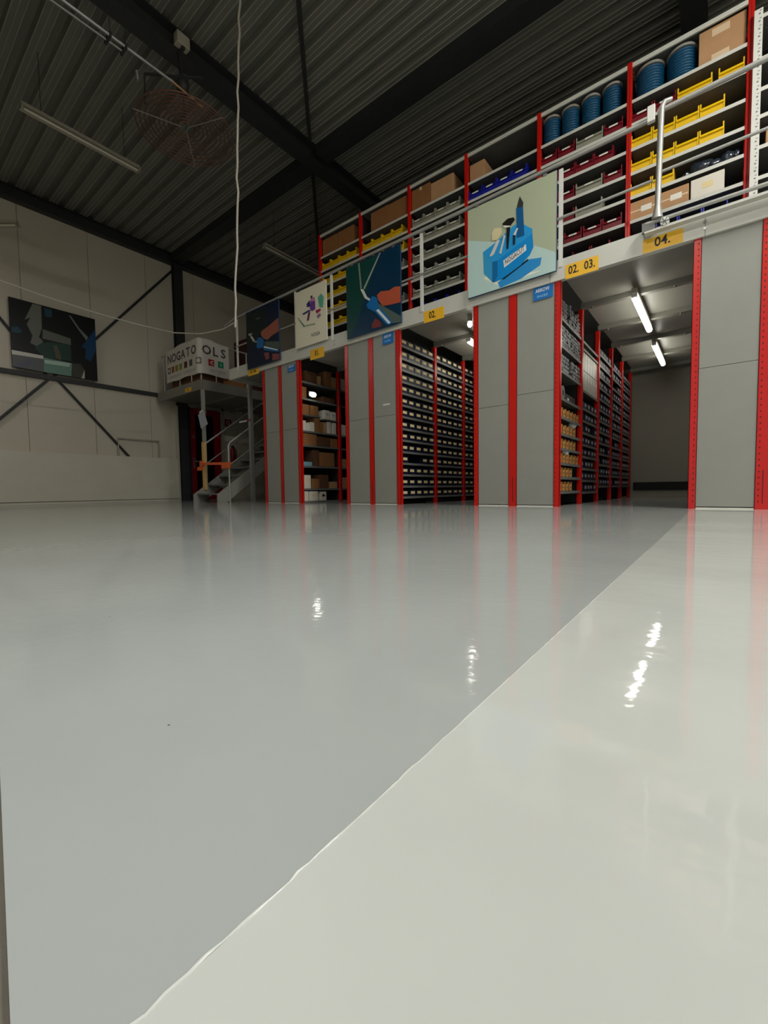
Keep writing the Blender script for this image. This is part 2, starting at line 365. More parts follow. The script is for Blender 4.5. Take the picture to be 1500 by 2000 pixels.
wb2 = thing('wall_sensor', 'tiny pale sensor high on the wall right of the red door', 'sensor', (XW+.02, 7.0, 2.44))
part('body', MB().box(XW, XW+.04, 6.97, 7.03, 2.40, 2.48, WHITEB, .006), wb2)

# ------------------------------------------------------------ mezzanine
MZ0, MZ1 = 2.36, 2.565
JOI = mat('joist_grey', (128, 127, 118), .42, var=.05)
mz = thing('mezzanine', 'grey steel mezzanine over the red racking, carrying railing and posters', 'mezzanine', (-3, FY, MZ0))
def fascia(x0, x1):
    m = MB().box(x0, x1, FY-.022, FY-.016, MZ0, MZ1, FASC).box(x0, x1, FY-.016, FY+.04, MZ1-.006, MZ1, FASC).box(x0, x1, FY-.016, FY+.04, MZ0, MZ0+.006, FASC)
    return m
for x0, x1 in ((-7.47, -4.62), (-4.617, -1.44), (-1.437, -.14), (-.137, 2.9)): part('fascia_beam', fascia(x0, x1), mz)
for bx in (-1.44, -.14, -4.618):
    for dz in (.03, .085): part('bolt', MB().tube([(bx, FY-.022, MZ0+.03+dz), (bx, FY-.03, MZ0+.03+dz)], .013, GALV, 6), mz)
m = MB().box(XW, 2.9, FY+.04, YB, 2.50, 2.53, UNDER)
deck = MB().box(-7.47, 2.9, FY-.016, YB-.01, MZ1-.03, MZ1-.004, SHELFD).box(XW+.17, -8.55, FY+.03, YB-.01, MZ1-.03, MZ1-.004, SHELFD).box(-8.55, -7.47, 7.85, YB-.01, MZ1-.03, MZ1-.004, SHELFD)
part('deck', deck, mz)
BY = [4.74+.92*i for i in range(6)]
for x0, x1 in ((-7.45, -6.47), (-5.46, -4.44), (-3.42, -2.33), (-1.335, -.215)):
    ys = [FY+.02]+BY[1:]+[YB-.01]
    for a, b in zip(ys[:-1], ys[1:]):
        part('underside_panel', MB().box(x0+.004, x1-.004, a+.03, b-.03, 2.425, 2.44, UNDER), mz)
    for yy in BY[1:]:
        part('joist', MB().box(x0-.02, x1+.02, yy-.035, yy+.035, 2.365, 2.43, JOI).box(x0-.02, x1+.02, yy+.02, yy+.05, 2.395, 2.42, BLACKR), mz)
    for yy in BY[1:4]:
        for bx in (x0+.1, x1-.2): part('bolt', MB().tube([(bx, yy, 2.365), (bx, yy, 2.352)], .014, GALV, 6), mz)
part('edge_beam', MB().box(-7.48, -7.42, FY+.04, 7.8, MZ0, MZ1-.03, FASC), mz)
pf = thing('landing_platform', 'grey steel landing platform carrying the banner, on square posts', 'platform', (-9.6, FY, MZ0))
part('fascia_beam', MB().box(XW+.13, -8.55, FY-.02, FY+.02, MZ0, MZ1, PLATF), pf); part('fascia_beam', MB().box(-8.56, -8.53, FY+.02, 8.0, MZ0, MZ1, PLATF), pf)
part('underside_panel', MB().box(XW+.17, -8.57, FY+.02, 8, 2.42, 2.44, PLATF), pf)
for yy in (5.66, 6.58, 7.5): part('joist', MB().box(XW+.17, -8.57, yy-.04, yy+.04, MZ0+.005, 2.42, PLATF), pf)
part('post', MB().box(-8.575, -8.515, FY-.01, FY+.05, 0, MZ0, GREYP), pf)
part('post', MB().box(-7.54, -7.47, 5.14, 5.21, 0, MZ0, GREYP), pf)
part('base_plate', MB().box(-8.62, -8.47, FY-.05, FY+.09, 0, .01, GREYP), pf)

# aisle-number stickers
def sticker(x0, x1, z0, z1, txt, lab, tw, off=0.0, size=.115):
    t = thing('aisle_sticker', lab, 'sticker', ((x0+x1)/2, FY-.024, (z0+z1)/2))
    part('sheet', MB().box(x0, x1, FY-.0245, FY-.0225, z0, z1, STICK), t)
    part('lettering', text_mb(txt, size, ((x0+x1)/2+off, FY-.026, (z0+z1)/2+.005), (1, 0, 0), (0, 0, 1), INK, width=tw, bold=.002), t)
sticker(-1.285, -.975, 2.345, 2.485, '02.  03.', 'yellow sticker reading 02. 03. on the mezzanine beam', .25)
sticker(-.60, -.295, 2.365, 2.485, '04.', 'yellow sticker reading 04. under the sliding gate', .12)
sticker(-3.012, -2.715, 2.33, 2.47, '02.', 'yellow sticker reading 02. on the beam above the middle aisle', .10, -.02)
sticker(-5.16, -4.845, 2.285, 2.44, '01.', 'yellow sticker reading 01. on the beam above the left aisle', .10)
sticker(-6.85, -6.52, 2.325, 2.43, '01. 00.', 'yellow sticker low on the beam under the leftmost railing poster', .18, size=.07)
st = thing('platform_sticker', 'small yellow sticker on the front edge of the banner platform', 'sticker', (-9.05, FY-.022, 2.43))
part('sheet', MB().box(-9.19, -8.93, FY-.024, FY-.0205, 2.385, 2.465, STICK), st); part('lettering', text_mb('00.', .06, (-9.06, FY-.026, 2.425), (1, 0, 0), (0, 0, 1), INK, width=.12), st)
def blue_sticker(x0, x1, z0, z1, where):
    t = thing('supplier_sticker', 'small blue sticker with white lettering on the end panel '+where, 'sticker', ((x0+x1)/2, FY-.004, (z0+z1)/2))
    part('sheet', MB().box(x0, x1, FY-.006, FY-.0035, z0, z1, BLUES), t)
    zm = (z0+z1)/2; xm = (x0+x1)/2; w = x1-x0
    part('lettering', text_mb('ARROW', .055, (xm-.005, FY-.0075, zm+.028), (1, 0, 0), (0, 0, 1), WINK, width=w*.72, bold=.001), t)
    part('lettering', text_mb('RACKS', .032, (xm-.005, FY-.0075, zm-.032), (1, 0, 0), (0, 0, 1), mat('pale_blue_ink', (120, 180, 225), .5, var=0), width=w*.55, bold=.002), t)
blue_sticker(-1.62, -1.415, 2.222, 2.356, 'below the tool holder poster')
blue_sticker(-3.703, -3.52, 2.21, 2.356, 'left of the middle aisle')
blue_sticker(-5.75, -5.555, 2.203, 2.312, 'left of the left aisle')

# ------------------------------------------------------------ lower racking blocks
def post(t, x0, x1, y0, y1, z1=MZ0, holes=None, lab=None):
    p = part('upright', MB().box(x0, x1, y0, y0+.004, 0, z1, RED).box(x0, x0+.004, y0, y1, 0, z1, RED).box(x1-.004, x1, y0, y1, 0, z1, RED), t, lab)
    if holes:
        h = MB()
        for hx in holes:
            z = .06
            while z < z1-.03: h.box(hx-.0045, hx+.0045, y0-.0012, y0, z, z+.014, REDD); z += .05
        part('hole_row', h, p, kind='stuff')
    return p
def end_panels(t, x0, x1, zj):
    part('end_panel', MB().box(x0, x1, FY+.006, FY+.012, .02, zj-.002, GREYP), t)
    part('end_panel', MB().box(x0, x1, FY+.006, FY+.012, zj+.002, MZ0, GREYP), t)
    part('foot_strip', MB().box(x0, x1, FY+.003, FY+.014, 0, .012, SHELF), t)
def shelf(t, xf, depth, y0, y1, z, mt, lip=.03):
    """shelf of a bay that faces +X; xf = front plane"""
    part('shelf', MB().box(xf-depth, xf-.004, y0, y1, z-.004, z, mt).box(xf-.004, xf, y0, y1, z-lip, z, mt), t)
LV2 = [2.18, 2.01, 1.855, 1.695, 1.54, 1.375, 1.22, 1.055, .897, .738, .58, .42, .262, .11]
L3A = [2.02, 1.735, 1.47, 1.18, .98, .80, .64, .48, .325, .165]
L3B = [2.02, 1.93, 1.42, 1.20, 1.05, .90, .75, .60, .45, .30, .15]
L3C = [2.08]+[1.93-.155*i for i in range(12)]
L1A = [2.04, 1.76, 1.22, .98, .63, .245, .03]
def block(name, lab, xl, xm0, xm1, xr, ow, zj, bays, shelfmat):
    t = thing('shelving_rack', lab, 'rack', ((xl+xr)/2, FY, 0), 'red and grey shelving racks')
    post(t, xl, xl+ow, FY, FY+.05, holes=[xl+ow*.3]); post(t, xm0, xm1, FY, FY+.05, holes=None); post(t, xr-ow, xr, FY, FY+.05, holes=[xr-ow*.7])
    part('seam', MB().box((xm0+xm1)/2-.004, (xm0+xm1)/2+.004, FY-.0015, FY, .05, .33, REDD), t)
    end_panels(t, xl+ow, xm0, zj-.09 if name == 'C' else zj); end_panels(t, xm1, xr-ow, zj)
    part('back_panel', MB().box(xm0, xm0+.01, FY+.05, YB-.4, .02, MZ0, BACK), t)
    for i, levels in enumerate(bays):
        y0, y1 = BY[i]+.03, BY[i+1]-.03
        for z in levels: shelf(t, xr-.012, xr-xm1-.02, y0, y1, z, shelfmat)
    for i in range(1, len(bays)+1):
        yy = BY[i]
        p = part('upright', MB().box(xr-.055, xr, yy-.03, yy+.03, 0, MZ0, RED, .004), t)
        part('frame_panel', MB().box(xm1, xr-.055, yy-.004, yy+.004, .02, MZ0, BACK), t)
        part('hole_row', MB().box(xr, xr+.0012, yy-.004, yy+.004, .1, 2.3, REDD), p)
    return t
rA = block('A', 'leftmost red and grey shelving rack, beside the staircase', -6.467, -6.012, -5.927, -5.462, .075, 1.25, [L1A, L1A], SHELFD)
rB = block('B', 'red and grey shelving rack between the left and middle aisles', -4.44, -3.974, -3.885, -3.42, .07, 1.24, [LV2, LV2, LV2], SHELFD)
rC = block('C', 'red and grey shelving rack between middle aisle and wide aisle', -2.332, -1.897, -1.80, -1.335, .062, 1.25, [L3A, L3B, L3C, L3C, L3C], SHELFD)
t = thing('shelving_rack', 'rightmost red and grey shelving rack, cut by the picture edge', 'rack', (.3, FY, 0), 'red and grey shelving racks')
post(t, -.217, -.158, FY, FY+.05, holes=[-.180]); post(t, .238, .34, FY, FY+.05, holes=[.262]); post(t, .75, .81, FY, FY+.05, holes=[.79])
end_panels(t, -.158, .238, 1.24); end_panels(t, .34, .75, 1.24); part('back_panel', MB().box(.28, .29, FY+.05, YB-.4, 0, MZ0, BACK), t)
part('seam', MB().box(.286, .292, FY-.0015, FY, .05, .33, REDD), t)
for i in range(1, 5): part('upright', MB().box(-.217, -.16, BY[i]-.03, BY[i]+.03, 0, MZ0, RED, .004), t)
for i in range(5):
    for z in (.15, .6, 1.05, 1.5, 1.95): part('shelf', MB().box(-.2, .27, BY[i]+.03, BY[i+1]-.03, z-.03, z, SHELFD), t)
solo('price_tag', MB().box(-3.72, -3.60, FY+.0045, FY+.006, 1.385, 1.405, LAB), 'small white tag on the grey end panel left of middle aisle', 'tag', (-3.66, FY, 1.39))

# ------------------------------------------------------------ lit lamps under the mezzanine
def tube_lamp(name, lab, p, length, lit, parent_z=None, scale=1.0, rot=0, group=None):
    """batten lamp hanging under height p.z, centred at p, running along local y"""
    t = thing(name, lab, 'lamp', (0, 0, 0), group)
    part('housing', MB().box(-.03*scale, .03*scale, -length/2, length/2, -.01, .035, FIXT if lit else FIXT, .004), t)
    if lit:
        part('tube', MB().tube([(0, -length/2+.06, -.045), (0, length/2-.06, -.045)], [.034, .034], TUBEL, 12), t)
        for s in (-1, 1): part('end_cap', MB().box(-.025, .025, s*(length/2-.03)-.03, s*(length/2-.03)+.03, -.06, -.01, WHITEM, .004), t)
    else:
        part('reflector', MB().prism([(-.02, .0), (-.085, -.03), (-.08, -.034), (0, -.008), (.08, -.034), (.085, -.03), (.02, 0)], 'y', -length/2, length/2, FIXT), t)
        part('tube', MB().tube([(0, -length/2+.03, -.035), (0, length/2-.03, -.035)], .016, TUBEO, 10), t)
        for s in (-1, 1): part('end_cap', MB().box(-.03, .03, s*(length/2-.012)-.012, s*(length/2-.012)+.012, -.055, -.0, FIXT), t)
    t.location = p; t.rotation_euler = (0, 0, rot); return t
tube_lamp('tube_lamp', 'lit fluorescent tube lamp in the wide aisle, nearer one', (-.765, 6.09, 2.325), 1.36, True, group='lit aisle tube lamps')
tube_lamp('tube_lamp', 'lit fluorescent tube lamp in the wide aisle, farther one', (-.785, 8.10, 2.325), 1.36, True, group='lit aisle tube lamps')
tube_lamp('tube_lamp', 'lit tube lamp in the middle aisle, mostly hidden by the post', (-2.80, 6.16, 2.325), 1.36, True, group='lit aisle tube lamps')
t = thing('spot_lamp', 'small round lit lamp at the ceiling of the middle aisle', 'lamp', (-2.545, 5.05, 2.33))
part('housing', MB().tube([(-2.545, 5.05, 2.425), (-2.545, 5.05, 2.34)], .03, FIXT, 12), t); part('bulb', MB().lathe([(.012, 2.34), (.026, 2.325), (.03, 2.30), (.018, 2.275), (.004, 2.27)], (-2.545, 5.05, 0), TUBEL, 12), t)
t = thing('bulkhead_lamp', 'small oval lit lamp on the left aisle shelving', 'lamp', (-5.43, 4.98, 1.84))
part('backplate', MB().box(-5.455, -5.435, 4.90, 5.06, 1.79, 1.885, FIXT, .008), t)
vs = [(-5.43+.02*math.cos(0), 4.98+.075*math.cos(a)*1.0, 1.835+.042*math.sin(a)) for a in [i*math.pi/9 for i in range(18)]]
m = MB(); n = 18
m.add([(-5.435, v[1], v[2]) for v in vs]+[(-5.405, 4.98+(v[1]-4.98)*.75, 1.835+(v[2]-1.835)*.75) for v in vs], [tuple(range(n, 2*n))]+[(i, (i+1) % n, n+(i+1) % n, n+i) for i in range(n)], TUBEL)
part('glass', m, t)

# hall lamps that are off, and the lit ones out of view, two of them added fill
def hang(t, pts, z0):
    for x, y in pts: part('hanger', MB().tube([(x, y, z0), (x, y, ZC)], .004, STEELD, 5), t)
for lab, p, L in (('unlit long strip lamp under the dark roof at upper left', (-7.12, 2.34, 5.2), 1.42), ('unlit strip lamp far back under the roof, left of the upper racks', (-7.34, 6.25, 5.2), 1.5)):
    t = tube_lamp('strip_lamp', lab, p, L, False)
    for dy in (-.5, .5): part('hanger', MB().tube([(p[0], p[1]+dy, 5.23), (p[0], p[1]+dy, ZC)], .004, STEELD, 5), t)
t = tube_lamp('wall_lamp', 'end of a small pale strip lamp before the left wall', (-9.9, 1.63, 4.8), 1.25, False, rot=math.atan2(.18, .22)-math.pi/2)
a = math.atan2(.18, .22)-math.pi/2
for i, (hp, hw) in enumerate(UNSEEN_LAMPS):
    lab = ('nearest the white perforated upright', 'added above the doorway as fill light', 'added in left corner to light the wall', 'at the far right end')[i]
    L_ = 1.5 if hp[1] > 1 else .5
    t = tube_lamp('unseen_lamp', 'lit hall strip lamp outside the picture, '+lab, (hp[0], hp[1], hp[2]), L_, False)
    for c_ in t.children:
        if c_.name.startswith('tube'): c_.data = c_.data.copy(); c_.data.materials[0] = TUBEH if i == 0 else TUBEH2
    part('hanger', MB().tube([(hp[0], hp[1], hp[2]+.03), (hp[0], hp[1], ZC)], .004, STEELD, 5), t)

# round coil heater / fan guard with pipes
fan = thing('coil_fan', 'round rusty wire coil guard hanging under the roof beam', 'fan', (-5.55, 2.98, 4.9))
for k in range(10):
    r = .10+.0535*k; z = 4.9+.05*(1-(r/.58)**2)
    part('ring', MB().tube([(-5.55+r*math.cos(i*math.pi/20), 2.98+r*math.sin(i*math.pi/20), z) for i in range(40)], .0085, COILM, 6, closed=True), fan)
for a in (.29, 2.48, 4.46): part('spoke', MB().tube([(-5.55+.05*math.cos(a), 2.98+.05*math.sin(a), 4.94), (-5.55+.6*math.cos(a), 2.98+.6*math.sin(a), 4.885)], .006, FLANGE, 6), fan)
part('motor', MB().lathe([(.04, 5.18), (.07, 5.2), (.07, 5.34), (.04, 5.38)], (-5.35, 2.85, 0), STEELD, 16), fan)
part('bracket', MB().obox((-5.32, 2.38, 5.05), (-4.85, 2.83, 5.05), .02, .02, STEELD).obox((-5.32, 2.38, 5.05), (-5.6, 2.5, 4.95), .02, .02, STEELD).obox((-5.1, 2.6, 5.05), (-5.35, 2.85, 5.2), .02, .02, STEELD).obox((-5.35, 2.85, 5.3), (-5.42, 2.85, 5.71), .03, .03, STEELD).obox((-5.55, 2.98, 4.95), (-5.35, 2.85, 5.2), .02, .02, STEELD), fan)
pp = thing('pipe_pair', 'two thin pale pipes running under the roof to the coil fan', 'pipe', (-5.15, 1.2, 5.0))
part('pipe', MB().tube([(-5.10, -.14, 5.0), (-5.11, 2.60, 5.0)], .017, GALV, 8), pp); part('pipe', MB().tube([(-5.215, -.14, 5.0), (-5.18, 2.1, 5.0)], .015, GALV, 8), pp)
part('pipe', MB().tube([(-5.11, 2.60, 5.0), (-5.15, 2.98, 5.0)], .011, CARD, 8), pp); part('nozzle', MB().tube([(-5.26, 2.27, 4.97), (-5.27, 2.28, 4.88)], .018, GALV, 8), pp)
for yy in (1.95, 2.1): part('hanger', MB().tube([(-5.11, yy, 5.0), (-5.11, yy, ZC)], .004, STEELD, 5), pp); part('clip', MB().box(-5.23, -5.09, yy-.012, yy+.012, 4.98, 5.03, STEELD), pp)

# cords
rs = random.Random(5); pts = []
for i in range(26):
    z = 5.98-i*.152; pts.append((-4.31-(5.98-z)*.076+rs.uniform(-.012, .012), 3.0+rs.uniform(-.01, .01), z))
solo('power_cable', MB().tube(pts, .0125, CORD, 6), 'long pale cord hanging straight down from the roof', 'cord', (-4.4, 3, 4))
pts = [(-7.3, -.14, 3.3), (-7.3, .7, 3.09), (-7.3, 1.361, 2.956), (-7.3, 1.95, 2.905), (-7.3, 2.51, 2.879), (-7.3, 3.05, 2.885), (-7.3, 3.577, 2.911), (-7.29, 4.05, 3.02), (-7.24, 4.45, 3.2), (-7.18, 4.70, 3.40)]
solo('sagging_cable', MB().tube(pts, .010, CORD, 6), 'thin cable sagging from the left towards the mezzanine railing', 'cable', (-7.3, 2.5, 2.9))
ART={
'P1':[((170,195,190),[(0,662),(288,546),(772,336),(1000,184),(1000,0),(0,0)]),((215,220,200),[(193,172),(288,200),(412,92),(732,68),(855,48),(604,32),(381,30)]),((40,130,190),[(412,92),(717,207),(854,181),(841,106),(633,30),(396,4),(366,70)]),((15,30,40),[(412,92),(710,216),(714,195),(442,82)]),((50,140,185),[(190,463),(304,317),(366,311),(366,140),(327,85),(304,96),(201,221)]),((35,140,200),[(190,463),(350,520),(559,624),(659,595),(757,508),(757,454),(381,306),(304,317)]),((10,125,190),[(366,311),(757,461),(768,317),(731,250),(632,174),(412,92),(327,85),(366,140)]),((15,95,150),[(304,317),(366,311),(366,140),(327,85),(304,96)]),((225,225,215),[(434,288),(688,375),(692,310),(445,207)]),((15,80,130),[(580,792),(655,782),(670,473),(588,476)]),((50,50,50),[(619,903),(658,821),(655,778),(587,792),(598,839)]),((200,190,150),[(296,625),(327,676),(411,651),(418,594),(365,536),(304,551)]),((25,22,20),[(422,689),(485,720),(551,708),(566,675),(515,633),(441,654)]),((200,200,190),[(433,667),(515,633),(508,616),(441,640)]),((190,190,185),[(358,532),(396,525),(327,394),(288,378),(273,391)]),((25,28,30),[(471,629),(515,620),(493,392),(471,400)]),((185,185,180),[(441,557),(463,549),(411,366),(388,380)]),((20,40,60),[(545,519),(574,522),(570,414),(545,416)]),((200,205,200),[(588,578),(606,572),(574,508),(548,521)])],
'P2':[((15,60,55),[(0,1000),(654,981),(422,617),(207,192),(50,14),(0,2)]),((120,130,120),[(241,993),(270,990),(307,629),(278,627)]),((140,150,145),[(641,1000),(668,997),(364,602),(336,621)]),((200,200,190),[(278,627),(336,610),(405,487),(362,478)]),((190,195,190),[(362,478),(405,487),(490,423),(461,410)]),((75,90,85),[(601,352),(1000,78),(1000,0),(852,18),(613,278)]),((20,100,160),[(389,378),(505,470),(589,427),(614,298),(557,241),(416,329)]),((20,100,160),[(543,255),(628,294),(853,37),(812,7),(746,32)]),((210,225,230),[(571,258),(613,268),(827,33),(786,30)]),((170,80,55),[(589,458),(659,488),(807,457),(899,479),(1000,456),(1000,253),(856,265),(696,286),(615,379)]),((110,50,50),[(484,85),(555,160),(651,86),(664,22),(496,30)])],
'P3':[((95,50,130),[(515,767),(657,748),(664,580),(558,560),(481,619)]),((40,40,90),[(379,727),(488,773),(509,655),(390,667)]),((45,45,90),[(224,588),(455,610),(533,580),(277,555)]),((90,30,75),[(425,560),(506,571),(446,427),(379,427)]),((170,120,150),[(516,796),(646,793),(670,718),(540,734)]),((80,150,125),[(748,756),(852,801),(937,727),(906,555),(793,580)]),((140,30,70),[(663,552),(817,554),(842,521),(712,485)]),((120,90,130),[(710,458),(814,478),(838,431),(734,398)]),((60,65,75),[(517,837),(583,829),(580,780),(529,792)]),((110,125,105),[(69,547),(97,542),(336,343),(281,338)]),((130,140,125),[(336,364),(655,336),(653,316),(336,343)])],
'P4':[((14,26,24),[(0,971),(622,962),(648,619),(376,434),(0,340)]),((120,125,118),[(64,625),(202,607),(154,567),(62,593)]),((150,155,148),[(119,563),(177,563),(264,469),(217,453)]),((110,115,110),[(229,464),(353,438),(340,410),(239,437)]),((60,70,62),[(571,381),(1000,298),(1000,170),(568,314)]),((20,80,130),[(355,487),(488,471),(550,397),(523,293),(368,299),(314,346)]),((20,80,130),[(523,293),(982,154),(981,124),(543,240)]),((170,185,190),[(546,312),(963,170),(951,154),(545,282)]),((125,70,55),[(471,573),(734,623),(945,681),(1000,674),(1000,464),(810,438),(659,393),(552,434),(468,512)]),((110,55,55),[(540,191),(690,175),(707,74),(599,58)]),((110,55,55),[(795,130),(1000,91),(996,0),(789,11)]),((70,80,78),[(306,832),(440,831),(462,808),(350,804)])],
'PW':[((85,88,80),[(253,988),(348,989),(342,652),(304,511),(350,459),(282,365),(204,397),(233,512),(177,665),(220,774),(156,722)]),((80,82,76),[(350,644),(677,597),(677,495),(517,496),(344,501)]),((20,50,62),[(380,968),(469,967),(465,855),(390,841)]),((15,50,65),[(14,573),(83,604),(122,542),(94,503),(15,500)]),((25,50,42),[(333,433),(449,476),(672,493),(672,244),(348,219),(249,345)]),((70,66,52),[(464,426),(507,448),(551,282),(541,223),(490,244)]),((75,78,80),[(0,233),(341,239),(340,0),(0,5)]),((170,168,160),[(0,242),(341,244),(340,195),(0,181)]),((85,115,105),[(345,218),(506,214),(679,211),(662,2),(339,0)]),((140,160,150),[(347,186),(661,207),(641,146),(353,133)]),((50,50,44),[(679,211),(787,226),(829,142),(823,0),(670,0)]),((150,150,130),[(808,68),(834,144),(828,0),(787,0)]),((12,48,80),[(807,496),(997,842),(1000,811),(993,500),(919,293),(846,333),(862,488)]),((90,95,92),[(665,954),(691,952),(791,791),(897,683),(876,619),(773,774)]),((70,72,85),[(37,57),(194,159),(224,124),(141,0),(21,11)])]}
# ------------------------------------------------------------ railing, gate
RY = 4.665
rl = thing('railing', 'grey tube railing along the mezzanine edge, posters hung on it', 'railing', (-4, RY, MZ1))
part('top_rail', MB().tube([(-7.55, RY+.02, 3.40), (-7.2, RY+.02, 3.46), (-2.4, RY+.02, 3.49), (-.53, RY+.02, 3.525)], .021, RAILM, 10), rl)
part('mid_rail', MB().tube([(-7.2, RY+.02, 2.93), (-2.4, RY+.02, 2.95), (-.53, RY+.02, 2.985)], .013, RAILM, 8), rl)
for x in (-7.17, -5.49, -4.66, -3.04, -1.335): part('rail_post', MB().box(x-.02, x+.02, RY+.025, RY+.045, MZ1-.08, 3.46, WHITEM), rl)
gt = thing('sliding_gate', 'grey tube sliding gate on the mezzanine edge above the 04 sticker', 'gate', (-.5, RY-.03, MZ1))
G = RY-.035
part('gate_post', MB().tube([(-.40, G+.03, 3.60), (-.445, G, 3.585), (-.468, G, 3.545), (-.478, G, 3.0), (-.482, G, 2.72), (-.485, G, 2.60)], [.02, .021, .024, .024, .024, .046], RAILM, 12), gt)
part('rail', MB().tube([(-.50, G+.03, 3.545), (2.6, G+.03, 3.60)], .021, RAILM, 10), gt)
part('rail', MB().tube([(-.47, G+.02, 3.01), (2.6, G+.02, 3.05)], .013, RAILM, 8), gt)
part('rail', MB().tube([(-.575, G, 2.588), (2.6, G, 2.568)], .017, RAILM, 8), gt)
part('bracket', MB().box(-.575, -.515, G-.02, G+.02, 3.46, 3.60, WHITEM, .004), gt)
part('track', MB().box(-.58, 2.6, G-.02, G+.05, 2.50, 2.515, FASC), gt)
part('end_stop', MB().box(-.60, -.50, G-.01, G+.03, 2.515, 2.60, SHELFD), gt)
wh = part('roller', MB().tube([(-.425, G-.025, 2.55), (-.425, G+.02, 2.55)], .034, WHITEM, 14), gt)
for k in range(3):
    a = k*math.pi/3; part('spoke', MB().obox((-.425-.034*math.cos(a), G-.027, 2.55-.034*math.sin(a)), (-.425+.034*math.cos(a), G-.027, 2.55+.034*math.sin(a)), .006, .008, SHELFD, up=(0, 1, 0)), wh)

# ------------------------------------------------------------ posters
ART_GAIN = {'P1': 1.25, 'P2': 1.25, 'P3': 1.5, 'P4': 1.7, 'PW': 1.7}
def art(key, t, P, base, polys):
    """flat print: coloured shapes on the sheet; P(u,v,layer) gives a point"""
    g = ART_GAIN[key]
    def cm(c):
        l = tuple(min(.85, x*g) for x in srgb(c)); return mat('print_%s_%d_%d_%d' % ((key,)+tuple(c)), l, .35, var=0, lin=True, spec=.3)
    mb = MB(); mb.add([P(0, 0, 0), P(1, 0, 0), P(1, 1, 0), P(0, 1, 0)], [(0, 1, 2, 3)], cm(base))
    for i, (c, q) in enumerate(polys): mb.add([P(u/1000, v/1000, i+1) for u, v in q], [tuple(range(len(q)))], cm(c))
    return part('print', mb, t)
def rail_poster(key, x0, x1, z0, z1, base, edge, lab, extra=None):
    t = thing('poster', lab, 'poster', ((x0+x1)/2, RY-.01, z0))
    part('board', MB().box(x0, x1, RY-.008, RY+.012, z0, z1, edge, .002), t)
    P = lambda u, v, k: (x0+.004+u*(x1-x0-.008), RY-.0085-k*.0005, z0+.004+v*(z1-z0-.008))
    art(key, t, P, base, ART[key])
    for cx in (x0+.12, x1-.12): part('clip', MB().box(cx-.02, cx+.02, RY-.012, RY+.045, z1-.01, z1+.012, GALV), t)
    if extra: extra(t, P)
    return t
EDGEB = mat('poster_edge_blue', (22, 60, 100), .4); EDGEW = mat('poster_edge_white', (215, 212, 198), .5)
def x1_(t, P):
    q = [Vector(P(u/1000, v/1000, 24)) for u, v in ART['P1'][8][1]]; a, b = (q[0]+q[3])/2, (q[1]+q[2])/2; c = (a+b)/2; d = b-a; L = d.length; d.normalize()
    part('lettering', text_mb('NOGACUT', .075, c, d, Vector((-.12, 0, 1)).normalized(), INK, width=L*.86, bold=.0), t)
rail_poster('P1', -2.37, -1.365, 2.443, 3.447, (160, 168, 142), EDGEB, 'large poster of a bright blue holder with deburring tools', x1_)
rail_poster('P2', -4.32, -3.34, 2.414, 3.43, (8, 45, 70), EDGEB, 'dark blue poster of a thumb holding a blue tool near chains')
def x3_(t, P): part('lettering', text_mb('NOGA', .08, P(.66, .145, 14), (1, 0, 0), (0, 0, 1), mat('print_grey_ink', (110, 105, 122), .5, var=0), width=.2), t)
rail_poster('P3', -5.45, -4.735, 2.51, 3.40, (200, 194, 172), EDGEW, 'narrow white poster with purple, pink and green splashes', x3_)
rail_poster('P4', -6.81, -5.87, 2.432, 3.44, (8, 20, 40), EDGEB, 'leftmost dark railing poster with a hand and blue tool')
t = thing('wall_poster', 'wide black collage poster of tools high on the left wall', 'poster', (XW+.11, 2.77, 2.63))
part('board', MB().box(XW+.075, XW+.11, 2.066, 3.47, 2.62, 3.92, BLACKR, .002), t)
art('PW', t, lambda u, v, k: (XW+.111+k*.0006, 2.068+u*1.4, 2.622+v*1.296), (4, 5, 7), ART['PW'])

# banner wrapped round the platform railing corner
bn = thing('banner', 'white banner lettered NOGATOOLS wrapped round the platform railing corner', 'banner', (-8.55, FY, 2.69))
BX, BYF, R = -8.56, FY-.035, .09
Lf, Lr = 1.40, .68
def bpt(s, z, off=0.0):
    """s = distance from the corner: negative on the front face, positive on the side face"""
    q = R*math.pi/2; s2 = s+q/2
    if s2 < 0: return (BX-R+s2, BYF-off, z)
    if s2 > q: return (BX+off, BYF+R+(s2-q), z)
    a = s2/R; return (BX-R+(R+off)*math.sin(a), BYF+R-(R+off)*math.cos(a), z)
BAN = mat('banner_cloth', (206, 202, 192), .6, var=.04, scale=5); ss = [-Lf+(Lf+Lr)*i/60 for i in range(61)]
m = MB(); vs = []
for s_ in ss:
    zt = 3.43+.02*math.sin(s_*7)*abs(s_)-(.03 if s_ > .3 else 0); zb = 2.70+.01*math.sin(s_*9)
    vs += [bpt(s_, zb), bpt(s_, zt)]
m.add(vs, [(2*i, 2*i+2, 2*i+3, 2*i+1) for i in range(60)], BAN, True); part('cloth', m, bn)
def wrap(mb0, off):
    """bend flat lettering (x = s, z) round the banner"""
    mb0.v = [bpt(v[0], v[2], off) for v in mb0.v]; return mb0
inkb = mat('banner_ink', (70, 66, 64), .6, var=0)
for ch, s_ in zip('NOGATOOLS', (-1.24, -1.03, -.82, -.62, -.40, -.17, .165, .36, .545)):
    part('letter', wrap(text_mb(ch, .26, (s_, 0, 3.20), (1, 0, 0), (0, 0, 1), inkb, bold=.006), .003), bn)
